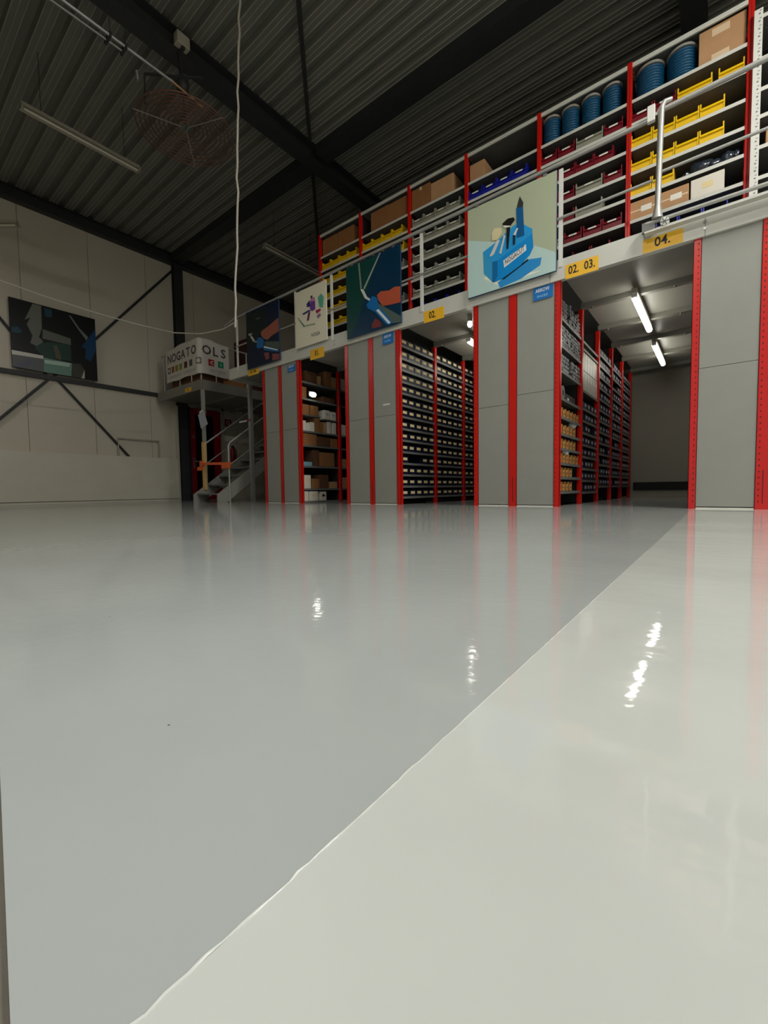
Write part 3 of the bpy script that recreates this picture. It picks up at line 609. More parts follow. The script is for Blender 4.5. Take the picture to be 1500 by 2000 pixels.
icons = [(-1.27, (60, 60, 58)), (-1.09, (150, 84, 40)), (-.92, (150, 130, 60)), (-.74, (140, 150, 60)), (-.52, (90, 40, 38)), (-.30, (84, 82, 76)), (-.02, (120, 116, 100)), (.26, (168, 24, 30)), (.48, (14, 120, 80))]
for s_, cc in icons:
    m = MB()
    for k in range(4):
        a, b = s_-.065+k*.0325, s_-.065+(k+1)*.0325
        m.add([(a, 0, 2.895), (b, 0, 2.895), (b, 0, 3.03), (a, 0, 3.03)], [(0, 1, 2, 3)], mat('icon_%d_%d_%d' % cc, cc, .6, var=0))
    ic = part('icon', wrap(m, .003), bn)
    m = MB(); n = 14
    if cc == (168, 24, 30): m.add([(s_+.03, 0, 3.01), (s_-.035, 0, 2.962), (s_+.03, 0, 2.915), (s_+.045, 0, 2.93), (s_, 0, 2.962), (s_+.045, 0, 2.995)], [(0, 1, 2, 3, 4, 5)], BAN)
    else:
        cm_ = BAN if s_ < .1 else mat('icon_green2', (60, 170, 120), .6, var=0)
        for k in range(8):
            a, b = -1+k*.25, -.75+k*.25; ha, hb = .045*math.sqrt(max(0, 1-a*a)), .045*math.sqrt(max(0, 1-b*b))
            m.add([(s_+.042*a, 0, 2.962-ha), (s_+.042*b, 0, 2.962-hb), (s_+.042*b, 0, 2.962+hb), (s_+.042*a, 0, 2.962+ha)], [(0, 1, 2, 3)], cm_)
    if s_ in (-.02, .48, -1.27): part('symbol', wrap(m, .005), ic)
    elif cc == (168, 24, 30): part('symbol', wrap(m, .005), ic)
for txt, s_, w in (('WERKPLAATS', -1.0, .55), ('GEREEDSCHAP', -.35, .5), ('EN MEER', .42, .36)):
    part('lettering', wrap(text_mb(txt, .07, (s_, 0, 2.80), (1, 0, 0), (0, 0, 1), mat('faint_ink', (150, 146, 138), .6, var=0), width=w), .003), bn)
for s_ in (-.30, .36): part('strap', MB().box(bpt(s_, 0)[0]-.008, bpt(s_, 0)[0]+.008, bpt(s_, 0)[1], bpt(s_, 0)[1]+.01, MZ1, 2.74, WHITEM), bn)
pr = thing('platform_railing', 'tube railing behind the banner on the landing platform', 'railing', (-9.4, FY, MZ1))
part('top_rail', MB().tube([(XW+.3, FY+.03, 3.38), (-8.68, FY+.03, 3.38), (-8.62, FY+.09, 3.38), (-8.62, FY+1.2, 3.38)], .02, RAILM, 8), pr)
for x, y in ((XW+.4, FY+.03), (-9.5, FY+.03), (-8.65, FY+.06), (-8.62, FY+1.15)): part('rail_post', MB().tube([(x, y, MZ1), (x, y, 3.38)], .018, RAILM, 8), pr)
# cartons standing behind the banner
def carton(name, lab, x0, x1, y0, y1, z0, z1, mt, group=None, tape=True, cat='box', label=None, flap=True):
    w, d, h = x1-x0, y1-y0, z1-z0
    t = thing(name, lab, cat, ((x0+x1)/2, (y0+y1)/2, z0), group)
    part('body', MB().box(x0, x1, y0, y1, z0, z1-.004, mt, min(.004, w/20)), t)
    if flap: part('flap', MB().box(x0+.002, (x0+x1)/2-.0015, y0+.002, y1-.002, z1-.006, z1, mt), t); part('flap', MB().box((x0+x1)/2+.0015, x1-.002, y0+.002, y1-.002, z1-.006, z1, mt), t)
    if tape: part('tape', MB().box((x0+x1)/2-.02, (x0+x1)/2+.02, y0-.001, y0, z1-.05, z1, TAPE), t)
    if label: part('label', MB().box(label[0], label[1], y0-.0015, y0, label[2], label[3], LAB), t)
    return t
carton('low_crate', 'long low brown crate under the front of the banner', -9.95, -8.72, FY+.07, FY+.55, MZ1, 2.78, CARDE, tape=False)
carton('low_crate', 'short brown crate under the side of the banner', -9.3, -8.68, FY+.60, FY+1.2, MZ1, 2.76, CARDD, tape=False)
carton('dark_carton', 'dark brown carton standing behind the banner, left one', -10.3, -9.55, 5.15, 5.6, MZ1, 3.70, CARDE, tape=False)
carton('dark_carton', 'dark reddish carton standing behind the banner, right one', -9.3, -8.7, 6.0, 6.5, MZ1, 3.80, mat('dark_red_card', (74, 36, 28), .8), tape=False)
pk = thing('storage_rack', 'dark frame with an orange brown beam at the far mezzanine end', 'rack', (-8.1, 7.9, MZ1))
for x in (-8.9, -7.6): part('upright', MB().box(x-.03, x+.03, 7.97, 8.03, MZ1, 4.7, STEELD), pk)
for z in (3.6, 4.3): part('beam', MB().box(-8.9, -7.6, 7.95, 7.97, z, z+.07, CARDD), pk)
part('shelf', MB().box(-8.9, -7.6, 7.98, 8.5, 3.64, 3.66, STEELD).box(-8.9, -7.6, 7.98, 8.5, 2.95, 2.97, STEELD), pk)

# ------------------------------------------------------------ staircase
sc = thing('staircase', 'grey steel staircase climbing from the floor to the mezzanine', 'stairs', (-8.0, 4.5, 0))
sl = .72
for x in (-8.47, -7.57):
    part('stringer', MB().prism([(4.42, 0), (4.62, 0), (7.9, (7.9-4.55)*sl), (7.9, (7.9-4.55)*sl+.2), (4.42, .16)], 'x', x-.012, x+.012, GREYP), sc)
n = 13; rise = MZ1/(n+1)
for i in range(n):
    z = rise*(i+1); y = 4.44+rise/sl*(i+.2)
    part('tread', MB().box(-8.455, -7.585, y, y+.25, z-.03, z, SHELFD), sc)
for x, lab in ((-8.50, 'left'), (-7.55, 'right')):
    y0 = 4.68; z0 = 1.17 if x > -8 else 1.21
    part('handrail', MB().tube([(x, y0, z0-.06), (x, y0+.03, z0), (x, 7.9, z0+(7.9-y0)*sl)], .019, RAILM, 8), sc)
    part('mid_rail', MB().tube([(x, y0, z0-.45), (x, 7.9, z0-.45+(7.9-y0)*sl)], .012, RAILM, 8), sc)
    for yy in (y0, 5.9, 7.1): part('baluster', MB().tube([(x, yy, (yy-4.5)*sl if yy > 5 else .0), (x, yy, z0-.06+(yy-y0)*sl)], .018, RAILM, 8), sc)
solo('timber_batten', MB().box(-8.50, -8.405, 4.645, 4.70, .25, 1.25, WOOD, .003), 'pale timber batten clamped upright to the platform post', 'timber', (-8.45, 4.67, .75))
cl = thing('barrier_clamp', 'orange clamp barrier bar across the foot of the stairs', 'barrier', (-8.1, 4.63, .75))
part('bar', MB().obox((-8.50, 4.625, .80), (-7.42, 4.63, .755), .03, .05, ORANGE), cl); part('jaw', MB().box(-8.64, -8.46, 4.61, 4.66, .66, .74, ORANGE, .006), cl)
part('jaw', MB().box(-7.72, -7.45, 4.61, 4.655, .66, .78, ORANGE, .01), cl); part('grip', MB().box(-8.53, -8.44, 4.60, 4.66, .74, .86, ORANGE, .008), cl)
pa = thing('hanging_note', 'white paper notes hanging on the platform post beside the red door', 'paper', (-8.45, 4.66, 1.85))
part('sheet', MB().add([(-8.62, 4.66, 1.83), (-8.38, 4.655, 1.90), (-8.24, 4.66, 1.60), (-8.50, 4.65, 1.53)], [(0, 1, 2, 3)], LABW), pa)
part('sheet', MB().add([(-8.58, 4.668, 1.88), (-8.44, 4.668, 1.93), (-8.42, 4.665, 1.72), (-8.56, 4.665, 1.68)], [(0, 1, 2, 3)], LAB), pa)
tp = thing('barrier_tape', 'short red and white tape on the column right of the stairs', 'tape', (-7.5, 5.1, 1.66))
part('strip', MB().box(-7.80, -7.55, 5.10, 5.12, 1.625, 1.655, WHITEM), tp); part('strip', MB().box(-7.56, -7.45, 5.125, 5.135, 1.64, 1.67, DOORR), tp)

# ------------------------------------------------------------ upper racks
UY = 5.58
UX = [.15, -.865, -1.853, -2.858, -3.83, -4.83, -5.815]
UL = [4.455, 4.21, 3.945, 3.688, 3.43, 3.17, 2.91]
ur = thing('upper_rack', 'long red and white shelving rack standing on the mezzanine', 'rack', (-2.8, UY, MZ1))
for x in UX:
    p = part('upright', MB().box(x-.024, x+.024, UY-.012, UY+.04, MZ1, 4.86, RED, .003), ur)
    if x > -1: part('hole_row', MB().box(x-.003, x+.003, UY-.0132, UY-.012, 2.7, 4.8, REDD), p)
    part('upright', MB().box(x-.024, x+.024, UY+.42, UY+.47, MZ1, 4.86, RED, .003), ur)
    part('frame_panel', MB().box(x-.004, x+.004, UY+.04, UY+.42, MZ1, 4.84, BACK), ur)
for a, b in zip(UX[1:], UX[:-1]):
    part('top_beam', MB().box(a+.024, b-.024, UY-.006, UY+.01, 4.80, 4.845, SHELF), ur)
    part('back_panel', MB().box(a+.024, b-.024, UY+.47, UY+.48, MZ1, 4.84, BACK), ur)  # dark backing added to stop light showing through behind the bins
    part('shelf', MB().box(a+.024, b-.024, UY+.01, UY+.46, 4.835, 4.84, SHELFD), ur)
    for z in UL: part('shelf', MB().box(a+.024, b-.024, UY-.004, UY, z-.034, z, SHELF).box(a+.024, b-.024, UY, UY+.46, z-.006, z-.001, SHELFD), ur)
wr = thing('white_rack', 'white perforated shelving rack at the right picture edge upstairs', 'rack', (.7, UY-.05, MZ1))
W0 = UY-.06
up = part('upright', MB().box(.168, .232, W0, W0+.045, MZ1, 4.66, WHITEM, .002), wr)
h = MB(); z = 2.65
while z < 4.62: h.box(.200, .214, W0-.001, W0, z, z+.012, SHELFD).box(.207, .221, W0-.001, W0, z+.03, z+.036, SHELFD); z += .0675
part('hole_row', h, up, kind='stuff')
part('upright', MB().box(1.2, 1.265, W0, W0+.045, MZ1, 4.66, WHITEM), wr)
for z in (4.60, 4.22, 3.945, 3.70, 3.42, 3.14): part('shelf', MB().box(.232, 1.2, W0+.005, W0+.01, z-.035, z, SHELF).box(.232, 1.2, W0+.01, W0+.45, z-.006, z-.001, SHELFD), wr)
part('back_panel', MB().box(.2, 1.25, W0+.46, W0+.47, MZ1, 4.6, BACK), wr)
carton('carton', 'plain brown carton on the white rack at the right edge', .28, .65, W0+.03, W0+.35, 3.42, 3.56, CARD, 'cartons upstairs')

# storage bins
def make_bin(name, color, w, lab, nolabel=False):
    t = thing(name, lab, 'bin', (0, 0, 0))
    tk = .004; D_ = .30; H = .15; F = .082
    m = MB().box(-w/2, w/2, 0, D_, 0, tk, color).box(-w/2, w/2, D_-tk, D_, 0, H, color).box(-w/2+tk, w/2-tk, 0, tk, 0, F, color)
    for s in (-1, 1):
        x0, x1 = sorted((s*w/2, s*(w/2-tk)))
        m.prism([(0, 0), (D_, 0), (D_, H), (.02, H), (0, H-.01)], 'x', x0, x1, color)
        x0, x1 = sorted((s*w/2, s*(w/2-.012))); m.box(x0, x1, -.006, .006, 0, H-.006, color)
    part('body', m, t)
    part('front_lip', MB().prism([(-.016, F-.010), (-.010, F+.013), (.006, F+.014), (.006, F-.02)], 'x', -w/2+.006, w/2-.006, color), t)
    if not nolabel: part('label', MB().box(-min(.045, w*.24), min(.045, w*.24), -.0175, -.0145, F-.008, F+.009, LAB), t)
    return t
PRO = {}
COLS = {'yellow': (YEL, True), 'maroon': (MAR, False), 'grey': (GRYB, False), 'blue': (BINB, False)}
BAYD = {'A': 'behind the sliding gate', 'B': 'right of tool holder poster', 'C': 'over tool holder poster', 'D': 'left of tool holder poster', 'E': 'behind the blue chain poster', 'F': 'left of the blue chain poster'}
def put_bin(colr, xa, xb, z, lab, group):
    w = round(xb-xa-.006, 2); k = (colr, w)
    if k not in PRO: t = PRO[k] = make_bin('storage_bin', COLS[colr][0], w, lab, nolabel=COLS[colr][1]); t.location = ((xa+xb)/2, UY+.022, z); t['group'] = group
    else: dup(PRO[k], ((xa+xb)/2, UY+.022, z), lab, group=group)
def bins(bay, lev, items):
    n = len(items)
    for i, (c, xa, xb) in enumerate(sorted(items, key=lambda q: q[1])):
        pos = 'only one' if n == 1 else ('%s from left' % ORD[i])
        put_bin(c, xa, xb, UL[lev-1], '%s storage bin, %s, %s shelf down, bay %s' % (c, pos, ORD[lev-1], BAYD[bay]), 'bins in the upstairs bay '+BAYD[bay])
def row(c, x0, n, p=.205): return [(c, x0+i*p, x0+(i+1)*p) for i in range(n)]
bins('A', 2, [('maroon', -.85, -.645), ('maroon', -.64, -.435), ('yellow', -.43, -.135), ('yellow', -.09, .112)])
bins('A', 3, row('yellow', -.85, 4)); bins('A', 4, row('yellow', -.85, 4)); bins('A', 5, row('yellow', -.85, 2))
bins('A', 7, row('blue', -.60, 3))
bins('B', 2, [('maroon', -1.84, -1.64), ('maroon', -1.635, -1.435), ('grey', -1.425, -1.13), ('maroon', -1.125, -.925)])
bins('B', 3, row('maroon', -1.84, 4)); bins('B', 4, [('maroon', -1.84, -1.64), ('maroon', -1.635, -1.435), ('grey', -1.425, -1.13), ('maroon', -1.125, -.925)])
bins('B', 5, [('maroon', -1.84, -1.64), ('maroon', -1.635, -1.435), ('grey', -1.425, -1.13)])
bins('B', 6, [('grey', -1.83, -1.57), ('maroon', -1.555, -1.345), ('maroon', -1.34, -1.13), ('maroon', -1.127, -.925)]); bins('B', 7, row('maroon', -1.46, 2, .21))
bins('C', 2, row('blue', -2.83, 4))
for l in range(2, 7): bins('D', l, row('grey', -3.79, 4))
bins('D', 7, row('blue', -3.60, 3))
bins('E', 2, row('yellow', -4.80, 4)); bins('E', 3, row('yellow', -4.77, 4)); bins('E', 4, row('grey', -4.78, 4)); bins('E', 6, row('grey', -4.78, 4))
for l in range(2, 7): bins('F', l, row('yellow', -5.78, 4, .21))
# hose reels on the top shelf
def reel(r, h, lab):
    t = thing('hose_reel', lab, 'reel', (0, 0, 0), 'blue hose reels on the top shelf')
    part('flange', MB().lathe([(r, 0), (r, .012)], (0, 0, 0), FLANGE, 28), t); part('flange', MB().lathe([(r, h-.035), (r+.004, h-.015), (r-.01, h)], (0, 0, 0), FLANGE, 28), t)
    k = int((h-.05)/.029); prof = []
    for i in range(k):
        z = .014+i*.029
        prof += [(r-.022, z), (r-.010, z+.004), (r-.004, z+.010), (r-.003, z+.0145), (r-.004, z+.019), (r-.010, z+.025), (r-.022, z+.0285)]
    part('hose', MB().lathe(prof, (0, 0, 0), HOSE, 28), t); return t
R1 = reel(.103, .345, 'blue hose reel upstairs, leftmost of the four behind the long railing'); R1.location = (-1.735, UY+.13, UL[0])
for x, lab in ((-1.515, 'second from left'), (-1.285, 'third from left'), (-1.06, 'rightmost')): dup(R1, (x, UY+.13, UL[0]), 'blue hose reel upstairs, %s of the four behind the long railing' % lab)
R2 = reel(.135, .345, 'larger blue hose reel upstairs, left of the two beside the taped carton'); R2.location = (-.69, UY+.16, UL[0])
dup(R2, (-.405, UY+.16, UL[0]), 'larger blue hose reel upstairs, touching the tall taped carton')
# cartons upstairs
GB = 'cartons upstairs'
t = carton('large_carton', 'large brown carton with two pale tapes at the upper right', -.255, .115, UY+.03, UY+.40, UL[0], 4.795, CARD, GB, tape=False)
part('tape', MB().box(-.15, -.01, UY+.0285, UY+.03, 4.70, 4.77, TAPE, .0005), t); part('tape', MB().box(-.15, -.01, UY+.0285, UY+.03, UL[0], 4.53, TAPE, .0005), t)
t = carton('flat_carton', 'brown carton with pale label, left one above the 04 sticker', -.855, -.58, UY+.02, UY+.36, UL[5], UL[5]+.20, CARD, GB, tape=False, label=(-.74, -.64, UL[5]+.07, UL[5]+.13)); part('tape', MB().box(-.85, -.585, UY+.0187, UY+.0200, UL[5]+.09, UL[5]+.105, TAPE), t)
t = carton('flat_carton', 'brown carton with pale label, touching the white carton', -.575, -.31, UY+.02, UY+.36, UL[5], UL[5]+.19, CARD, GB, tape=False, label=(-.47, -.37, UL[5]+.07, UL[5]+.13)); part('tape', MB().box(-.57, -.315, UY+.0187, UY+.0200, UL[5]+.09, UL[5]+.105, TAPE), t)
t = carton('white_carton', 'white carton with a small printed label, upper right', -.295, -.02, UY+.02, UY+.36, UL[5], UL[5]+.20, WHITEB, GB, tape=False); part('label', MB().box(-.20, -.11, UY+.0187, UY+.02, UL[5]+.08, UL[5]+.14, LABC), t)
for xa, xb, h, lab, mt in ((-2.82, -2.60, .24, 'small brown carton alone on the top shelf over the holder poster', CARD), (-3.80, -3.47, .32, 'orange brown carton on top shelf left of the lone small carton, touching post', CARDD), (-3.46, -3.08, .28, 'wide brown carton top shelf, third upright bay from left, right one', CARD),
    (-4.62, -4.25, .32, 'brown carton top shelf over the blue chain poster, left one', CARDD), (-4.245, -3.90, .31, 'brown carton top shelf over the blue chain poster, right one', CARDD), (-5.77, -5.40, .30, 'brown carton on the top shelf at far left end', CARDD), (-5.385, -5.0, .30, 'brown carton on top shelf, second from far left end', CARDD)):
    carton('carton', lab, xa, xb, UY+.03, UY+.40, UL[0], UL[0]+h, mt, GB, tape=(mt is CARDD and xa > -4))
# crumpled black plastic-wrapped goods
def blob(cx, cy, z0, rx, ry, h, seed, mt):
    bm = bmesh.new(); bmesh.ops.create_icosphere(bm, subdivisions=3, radius=1); rn = random.Random(seed); ph = [rn.uniform(0, 6) for _ in range(6)]
    vs = []
    for v in bm.verts:
        c_ = v.co; k = 1+.10*math.sin(5*c_.x+ph[0])*math.cos(4*c_.y+ph[1])+.06*math.sin(11*c_.z+ph[2]+6*c_.x)+rn.uniform(-.03, .03)
        vs.append((cx+c_.x*rx*k, cy+c_.y*ry*k, z0+max(0, (c_.z*k+.75)/1.75)*h))
    fs = [[v.index for v in f.verts] for f in bm.faces]; bm.free(); return MB().add(vs, fs, mt, True)
pw = thing('wrapped_bundle', 'crumpled black plastic wrapped bundle on a shelf above white carton', 'bundle', (-.15, UY+.15, UL[4]))
part('wrap', blob(-.22, UY+.15, UL[4], .12, .13, .15, 1, PLAST), pw); part('wrap', blob(.01, UY+.15, UL[4], .10, .12, .14, 2, PLAST), pw); part('wrap', blob(-.34, UY+.14, UL[4], .07, .10, .08, 3, PLAST), pw); part('wrap', blob(-.10, UY+.12, UL[4], .07, .10, .10, 5, PLAST), pw); part('wrap', blob(.07, UY+.13, UL[4], .05, .10, .12, 6, PLAST), pw)
solo('white_pouch', blob(-1.50, UY+.08, MZ1+.30, .07, .06, .09, 4, WHITEM), 'small white pouch at the deck edge right of the holder poster', 'pouch', (-1.5, UY+.08, UL[6]))

# ------------------------------------------------------------ goods in the left aisle
XR = -5.475
def gbox(name, lab, yc0, yc1, z0, h, mt, depth=.34, front=.02, flap=False, cat='box', extra=None):
    x1 = XR-front; t = thing(name, lab, cat, (x1-depth/2, (yc0+yc1)/2, z0), 'goods on the left aisle shelves')
    part('body', MB().box(x1-depth, x1, yc0, yc1, z0, z0+h, mt, .003), t)
    if extra: part('label', MB().box(x1, x1+.0015, (yc0+yc1)/2-.03, (yc0+yc1)/2+.03, z0+h*.45, z0+h*.7, extra), t)
    return t
Y0 = BY[0]+.03
G = [
 ('carton', 'dark brown carton on the top shelf, left aisle', .10, .36, 2.04, .19, CARDE, None),
 ('carton', 'tall brown carton, right side of top shelf, left aisle', .58, .72, 2.04, .27, CARDD, None),
 ('carton', 'pale stacked carton beside tall one, top shelf, left aisle', .73, .84, 2.04, .20, CARD, None),
 ('carton', 'brown carton left of the oval lamp, left aisle', .02, .13, 1.76, .19, CARDD, None),
 ('carton', 'low dark carton right of the oval lamp, left aisle', .50, .80, 1.76, .10, CARDE, None),
 ('carton', 'brown carton, left of two on the half shelf, left aisle', .01, .18, 1.495, .17, CARDD, None),
 ('carton', 'brown carton, right of two on the half shelf, left aisle', .21, .39, 1.495, .17, CARDD, None),
 ('white_box', 'white box on the right half shelf, left aisle, left one', .53, .67, 1.47, .16, WHITEB, LABW),
 ('white_box', 'white box on the right half shelf, left aisle, right one', .70, .82, 1.47, .15, WHITEB, LABW),
 ('white_box', 'small white box, leftmost under the half shelf, left aisle', .01, .10, 1.22, .17, WHITEB, None),
 ('white_box', 'small white box, second under the half shelf, left aisle', .11, .19, 1.22, .14, WHITEB, None),
 ('white_box', 'small white box, third under the half shelf, left aisle', .20, .29, 1.22, .16, WHITEB, None),
 ('carton', 'tall brown carton right of the three small white boxes', .32, .42, 1.22, .25, CARDD, None),
 ('binder', 'brown binder in mid shelf row, left aisle, left one', .44, .50, 1.22, .19, CARDD, None),
 ('binder', 'brown binder in mid shelf row, left aisle, right one', .51, .57, 1.22, .19, CARD, None),
 ('white_box', 'tall white box under right half shelf, left one', .61, .69, 1.22, .21, WHITEB, None),
 ('white_box', 'tall white box under right half shelf, right one', .74, .82, 1.22, .21, WHITEB, None),
 ('carton', 'wide brown carton filling left of the fourth shelf, left aisle', .01, .34, .98, .20, CARDD, None),
 ('carton', 'dark brown carton in middle of the fourth shelf, left aisle', .37, .66, .98, .17, CARDE, None),
 ('carton', 'brown carton at right of the fourth shelf, left aisle', .68, .84, .98, .16, CARDD, None),
 ('blue_packet', 'light blue flat packet on the fifth shelf, left aisle', .02, .22, .63, .07, mat('light_blue', (120, 170, 185), .6), None),
 ('carton', 'thin tall brown carton on the fifth shelf, left aisle', .26, .38, .63, .28, CARDE, None),
 ('carton', 'big brown carton on the fifth shelf, left aisle', .40, .76, .63, .25, CARDD, None),
 ('white_box', 'white box on the sixth shelf from top, left aisle', .01, .18, .245, .23, WHITEB, LABC),
 ('carton', 'brown carton, sixth shelf, beside the white box', .20, .38, .245, .17, CARDD, None),
 ('carton', 'brown open carton, sixth shelf middle, left aisle', .39, .60, .245, .24, CARDE, None),
 ('carton', 'small pale carton, sixth shelf right end, left aisle', .66, .82, .245, .12, CARD, None),
 ('white_box', 'white box on the bottom shelf, left aisle, leftmost', .01, .12, .03, .17, WHITEB, None),
 ('white_box', 'white box on the bottom shelf, left aisle, second', .14, .34, .03, .17, WHITEB, LABC),
 ('white_box', 'white box on the bottom shelf, left aisle, third', .40, .54, .03, .16, WHITEB, BLACKR)]
for nm, lab, a, b, z, h, mt, ex in G: gbox(nm, lab, Y0+a, Y0+b, z, h, mt, extra=ex)
for ya, yb, z in ((.0, .42, 1.49), (.50, .86, 1.465)): part('shelf', MB().box(XR-.40, XR, Y0+ya, Y0+yb, z-.015, z, SHELFD), rA)
t = thing('paper_roll', 'pale cylindrical roll on the top shelf, left aisle', 'roll', (XR-.12, Y0+.45, 2.04), 'goods on the left aisle shelves')
part('roll', MB().lathe([(.045, 2.04), (.05, 2.05), (.05, 2.19), (.045, 2.20)], (XR-.08, Y0+.46, 0), CARD, 18), t); part('core', MB().lathe([(.018, 2.2), (.018, 2.203)], (XR-.08, Y0+.46, 0), BLACKR, 12), t)
for k, (z, h, mt, lab) in enumerate(((2.04, .22, WHITEB, 'white'), (1.22, .20, WHITEB, 'white'), (.63, .16, CARD, 'pale brown'), (.245, .2, CARD, 'pale brown'))):
    gbox('far_box', '%s box, %s one down beyond the second red post, left aisle' % (lab, ORD[k]), BY[1]+.05, BY[1]+.28, z, h, mt)

# ------------------------------------------------------------ aisle bins
def shelf_bin(labmat, w=.165, lw=.29):
    t = thing('shelf_bin', '', 'bin', (0, 0, 0))
    tk = .004; m = MB().box(-w/2, w/2, 0, .35, 0, tk, BINN).box(-w/2, w/2, .346, .35, 0, .10, BINN).box(-w/2, w/2, 0, tk, 0, .088, BINN).box(-w/2, -w/2+tk, 0, .35, 0, .095, BINN).box(w/2-tk, w/2, 0, .35, 0, .095, BINN)
    part('body', m, t); part('label', MB().box(-w*lw, w*lw, -.003, 0, .035, .072, labmat), t); return t
class Filler:
    def __init__(s, proto, group): s.p = proto; s.first = True; s.g = group
    def put(s, loc, lab):
        if s.first: s.p.location = loc; s.p.rotation_euler = (0, 0, math.pi/2); s.p['label'] = lab; s.p['group'] = s.g; s.first = False; return s.p
        return dup(s.p, loc, lab, rot=math.pi/2, group=s.g)
rs = random.Random(11)
F2 = Filler(shelf_bin(LABC), 'navy bins with cream labels in the middle aisle')
for bay in (0, 1):
    y0 = BY[bay]+.03; pit = (BY[bay+1]-BY[bay]-.06)/5
    for li, z in enumerate(LV2):
        for k in range(5):
            if bay == 0 and li == 10 and k in (1, 2): continue
            F2.put((-3.437-rs.uniform(0, .012), y0+pit*(k+.5)+rs.uniform(-.008, .008), z), 'navy bin, middle aisle %s bay, shelf %s from top, %s from front' % (('near', 'far')[bay], ORD[li], ORD[k]))
F3 = Filler(shelf_bin(LABW, lw=.2), 'navy bins with pale labels in the wide aisle')
BN = ['', 'second', 'third', 'fourth']
for bay, levs in ((1, L3B[3:]), (2, L3C), (3, L3C)):
    y0 = BY[bay]+.03; pit = (BY[bay+1]-BY[bay]-.06)/5
    for li, z in enumerate(levs):
        for k in range(5):
            if rs.random() < .07: continue
            F3.put((-1.352-rs.uniform(0, .015), y0+pit*(k+.5)+rs.uniform(-.01, .01), z), 'navy bin, wide aisle %s bay, shelf %s from top, %s from front' % (BN[bay], ORD[li], ORD[k]))
m = MB()
for z in L3C:
    for k in range(5):
        yc = BY[4]+.03+.172*(k+.5); m.box(-1.70, -1.356, yc-.08, yc+.08, z, z+.09, BINN).box(-1.356, -1.353, yc-.045, yc+.045, z+.035, z+.072, LABW)
o = solo('far_shelf_bins', m, 'rows of dark bins at the far end of the wide aisle', 'bins', (-1.4, BY[4]+.45, 0)); o['kind'] = 'stuff'
m = MB()
for z in LV2:
    for k in range(5):
        yc = BY[2]+.03+.172*(k+.5); m.box(-3.78, -3.441, yc-.08, yc+.08, z, z+.09, BINN).box(-3.441, -3.438, yc-.045, yc+.045, z+.035, z+.072, LABC)
o = solo('far_shelf_bins', m, 'rows of dark bins at the far end of the middle aisle', 'bins', (-3.45, BY[2]+.45, 0)); o['kind'] = 'stuff'
# wide aisle, first bay: grey tubes, packs, open cardboard bins
GT = mat('grey_tube_pack', (118, 120, 118), .4, var=.1); GT2 = mat('dark_tube_pack', (60, 62, 62), .4)
def tubes(y0, y1, z0, z1, s, lab, jag=0):
    m = MB(); y = y0; r_ = random.Random(int(y0*100)+int(z0*10))
    while y < y1-s:
        z = z0; top = z1-(r_.random()*jag)
        while z < top-s:
            m.box(-1.75, -1.352-r_.uniform(0, .02), y+.002, y+s-.002, z+.002, z+s-.002, GT if r_.random() > .35 else GT2).box(-1.352, -1.351, y+s*.3, y+s*.7, z+s*.3, z+s*.7, LABW); z += s
        y += s
    o = solo('tube_pack_stack', m, lab, 'packs', (-1.4, y0, z0), 'grey packs in the wide aisle'); o['kind'] = 'stuff'
a0 = BY[0]+.03
tubes(a0+.02, a0+.30, 2.02, 2.26, .040, 'small grey packs stacked on the top shelf, wide aisle, nearer'); tubes(a0+.38, a0+.84, 2.02, 2.28, .040, 'small grey packs in jagged columns on top shelf, wide aisle', .12)
tubes(a0+.01, a0+.84, 1.735, 1.985, .036, 'small grey packs filling the second shelf, wide aisle')
tubes(a0+.03, a0+.36, 1.47, 1.69, .045, 'grey packs on the third shelf, wide aisle, nearer'); tubes(a0+.46, a0+.84, 1.47, 1.66, .045, 'grey packs on the third shelf, wide aisle, farther')
t = thing('cable_roll', 'grey wrapped roll on the fourth shelf, wide aisle', 'roll', (-1.46, a0+.2, 1.18)); part('roll', MB().tube([(-1.75, a0+.19, 1.255), (-1.37, a0+.19, 1.255)], .075, GT, 16), t); part('core', MB().tube([(-1.37, a0+.19, 1.255), (-1.365, a0+.19, 1.255)], .03, GT2, 12), t)
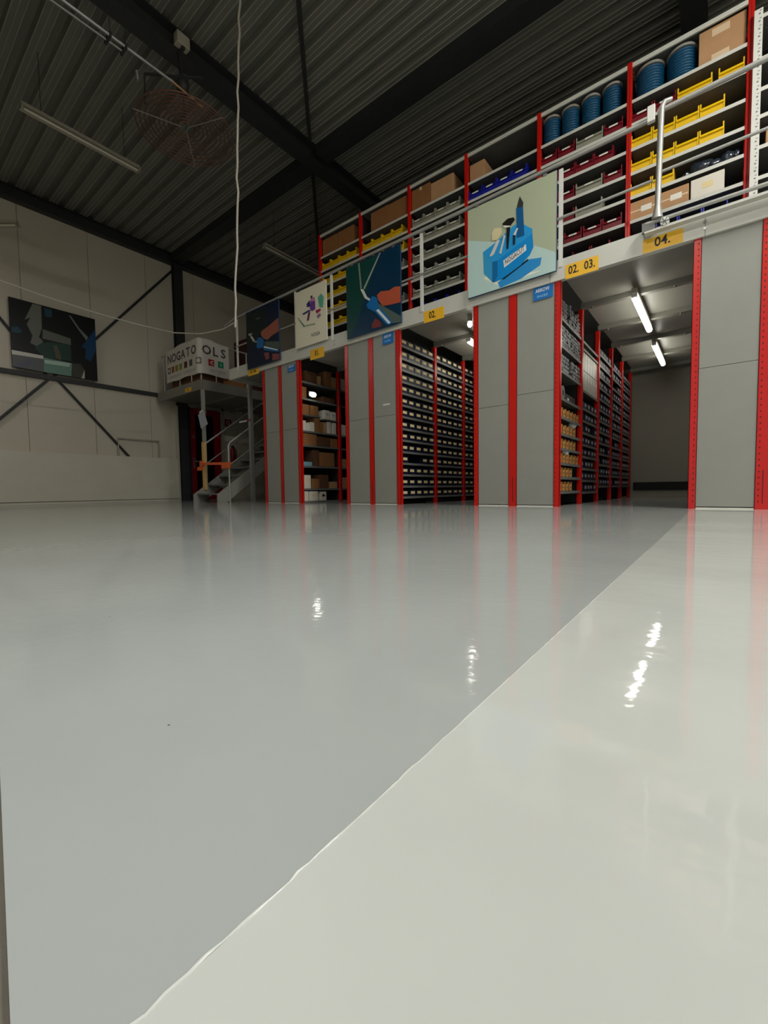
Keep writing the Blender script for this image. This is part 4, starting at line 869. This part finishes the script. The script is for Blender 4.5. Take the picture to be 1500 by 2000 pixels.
t = thing('dark_pack', 'dark pack beside the grey roll on the fourth shelf', 'pack', (-1.5, a0+.5, 1.18)); part('body', MB().box(-1.75, -1.38, a0+.33, a0+.72, 1.18, 1.27, GT2, .004), t); part('label', MB().box(-1.38, -1.379, a0+.4, a0+.46, 1.2, 1.23, LAB), t)
OB = mat('orange_card', (198, 142, 72), .8, var=.08)
for si, (z, n) in enumerate(zip((.98, .80, .64, .48, .325, .165), (6, 5, 5, 6, 4, 4))):
    for k in range(n):
        yc = a0+.075+k*.138
        t = thing('cardboard_bin', 'open cardboard bin, wide aisle front bay, %s row down, %s from front' % (ORD[si], ORD[k]), 'box', (-1.36, yc, z), 'open cardboard bins in the wide aisle')
        hh = .105
        part('body', MB().box(-1.70, -1.362, yc-.062, yc+.062, z, z+.004, OB).box(-1.366, -1.362, yc-.062, yc+.062, z, z+hh*.75, OB).box(-1.70, -1.362, yc-.062, yc-.058, z, z+hh, OB).box(-1.70, -1.362, yc+.058, yc+.062, z, z+hh, OB).box(-1.70, -1.69, yc-.062, yc+.062, z, z+hh, OB), t)
        part('label', MB().box(-1.362, -1.361, yc-.03, yc+.03, z+.03, z+.055, CARDD), t)
for yc, z, lab in ((a0+.66, .915, 'crumpled white bag over cardboard bins, wide aisle upper'), (a0+.36, .58, 'crumpled white bag over cardboard bins, wide aisle lower')):
    solo('white_bag', blob(-1.40, yc, z-.01, .05, .07, .09, int(yc*10), WHITEM), lab, 'bag', (-1.4, yc, z))
for r_ in range(2):
    for k in range(6):
        y_ = BY[1]+.05+k*.142; z_ = 1.42+.252*r_
        t = thing('archive_box', 'light grey archive box, wide aisle second bay, %s row, %s from front' % (('lower', 'upper')[r_], ORD[k]), 'box', (-1.36, y_, z_), 'light grey archive boxes in the wide aisle')
        part('body', MB().box(-1.66, -1.358, y_, y_+.138, z_, z_+.248, mat('light_grey_box', (190, 190, 182), .35, var=.05), .003), t); part('label', MB().box(-1.358, -1.357, y_+.04, y_+.10, z_+.15, z_+.2, LAB), t)
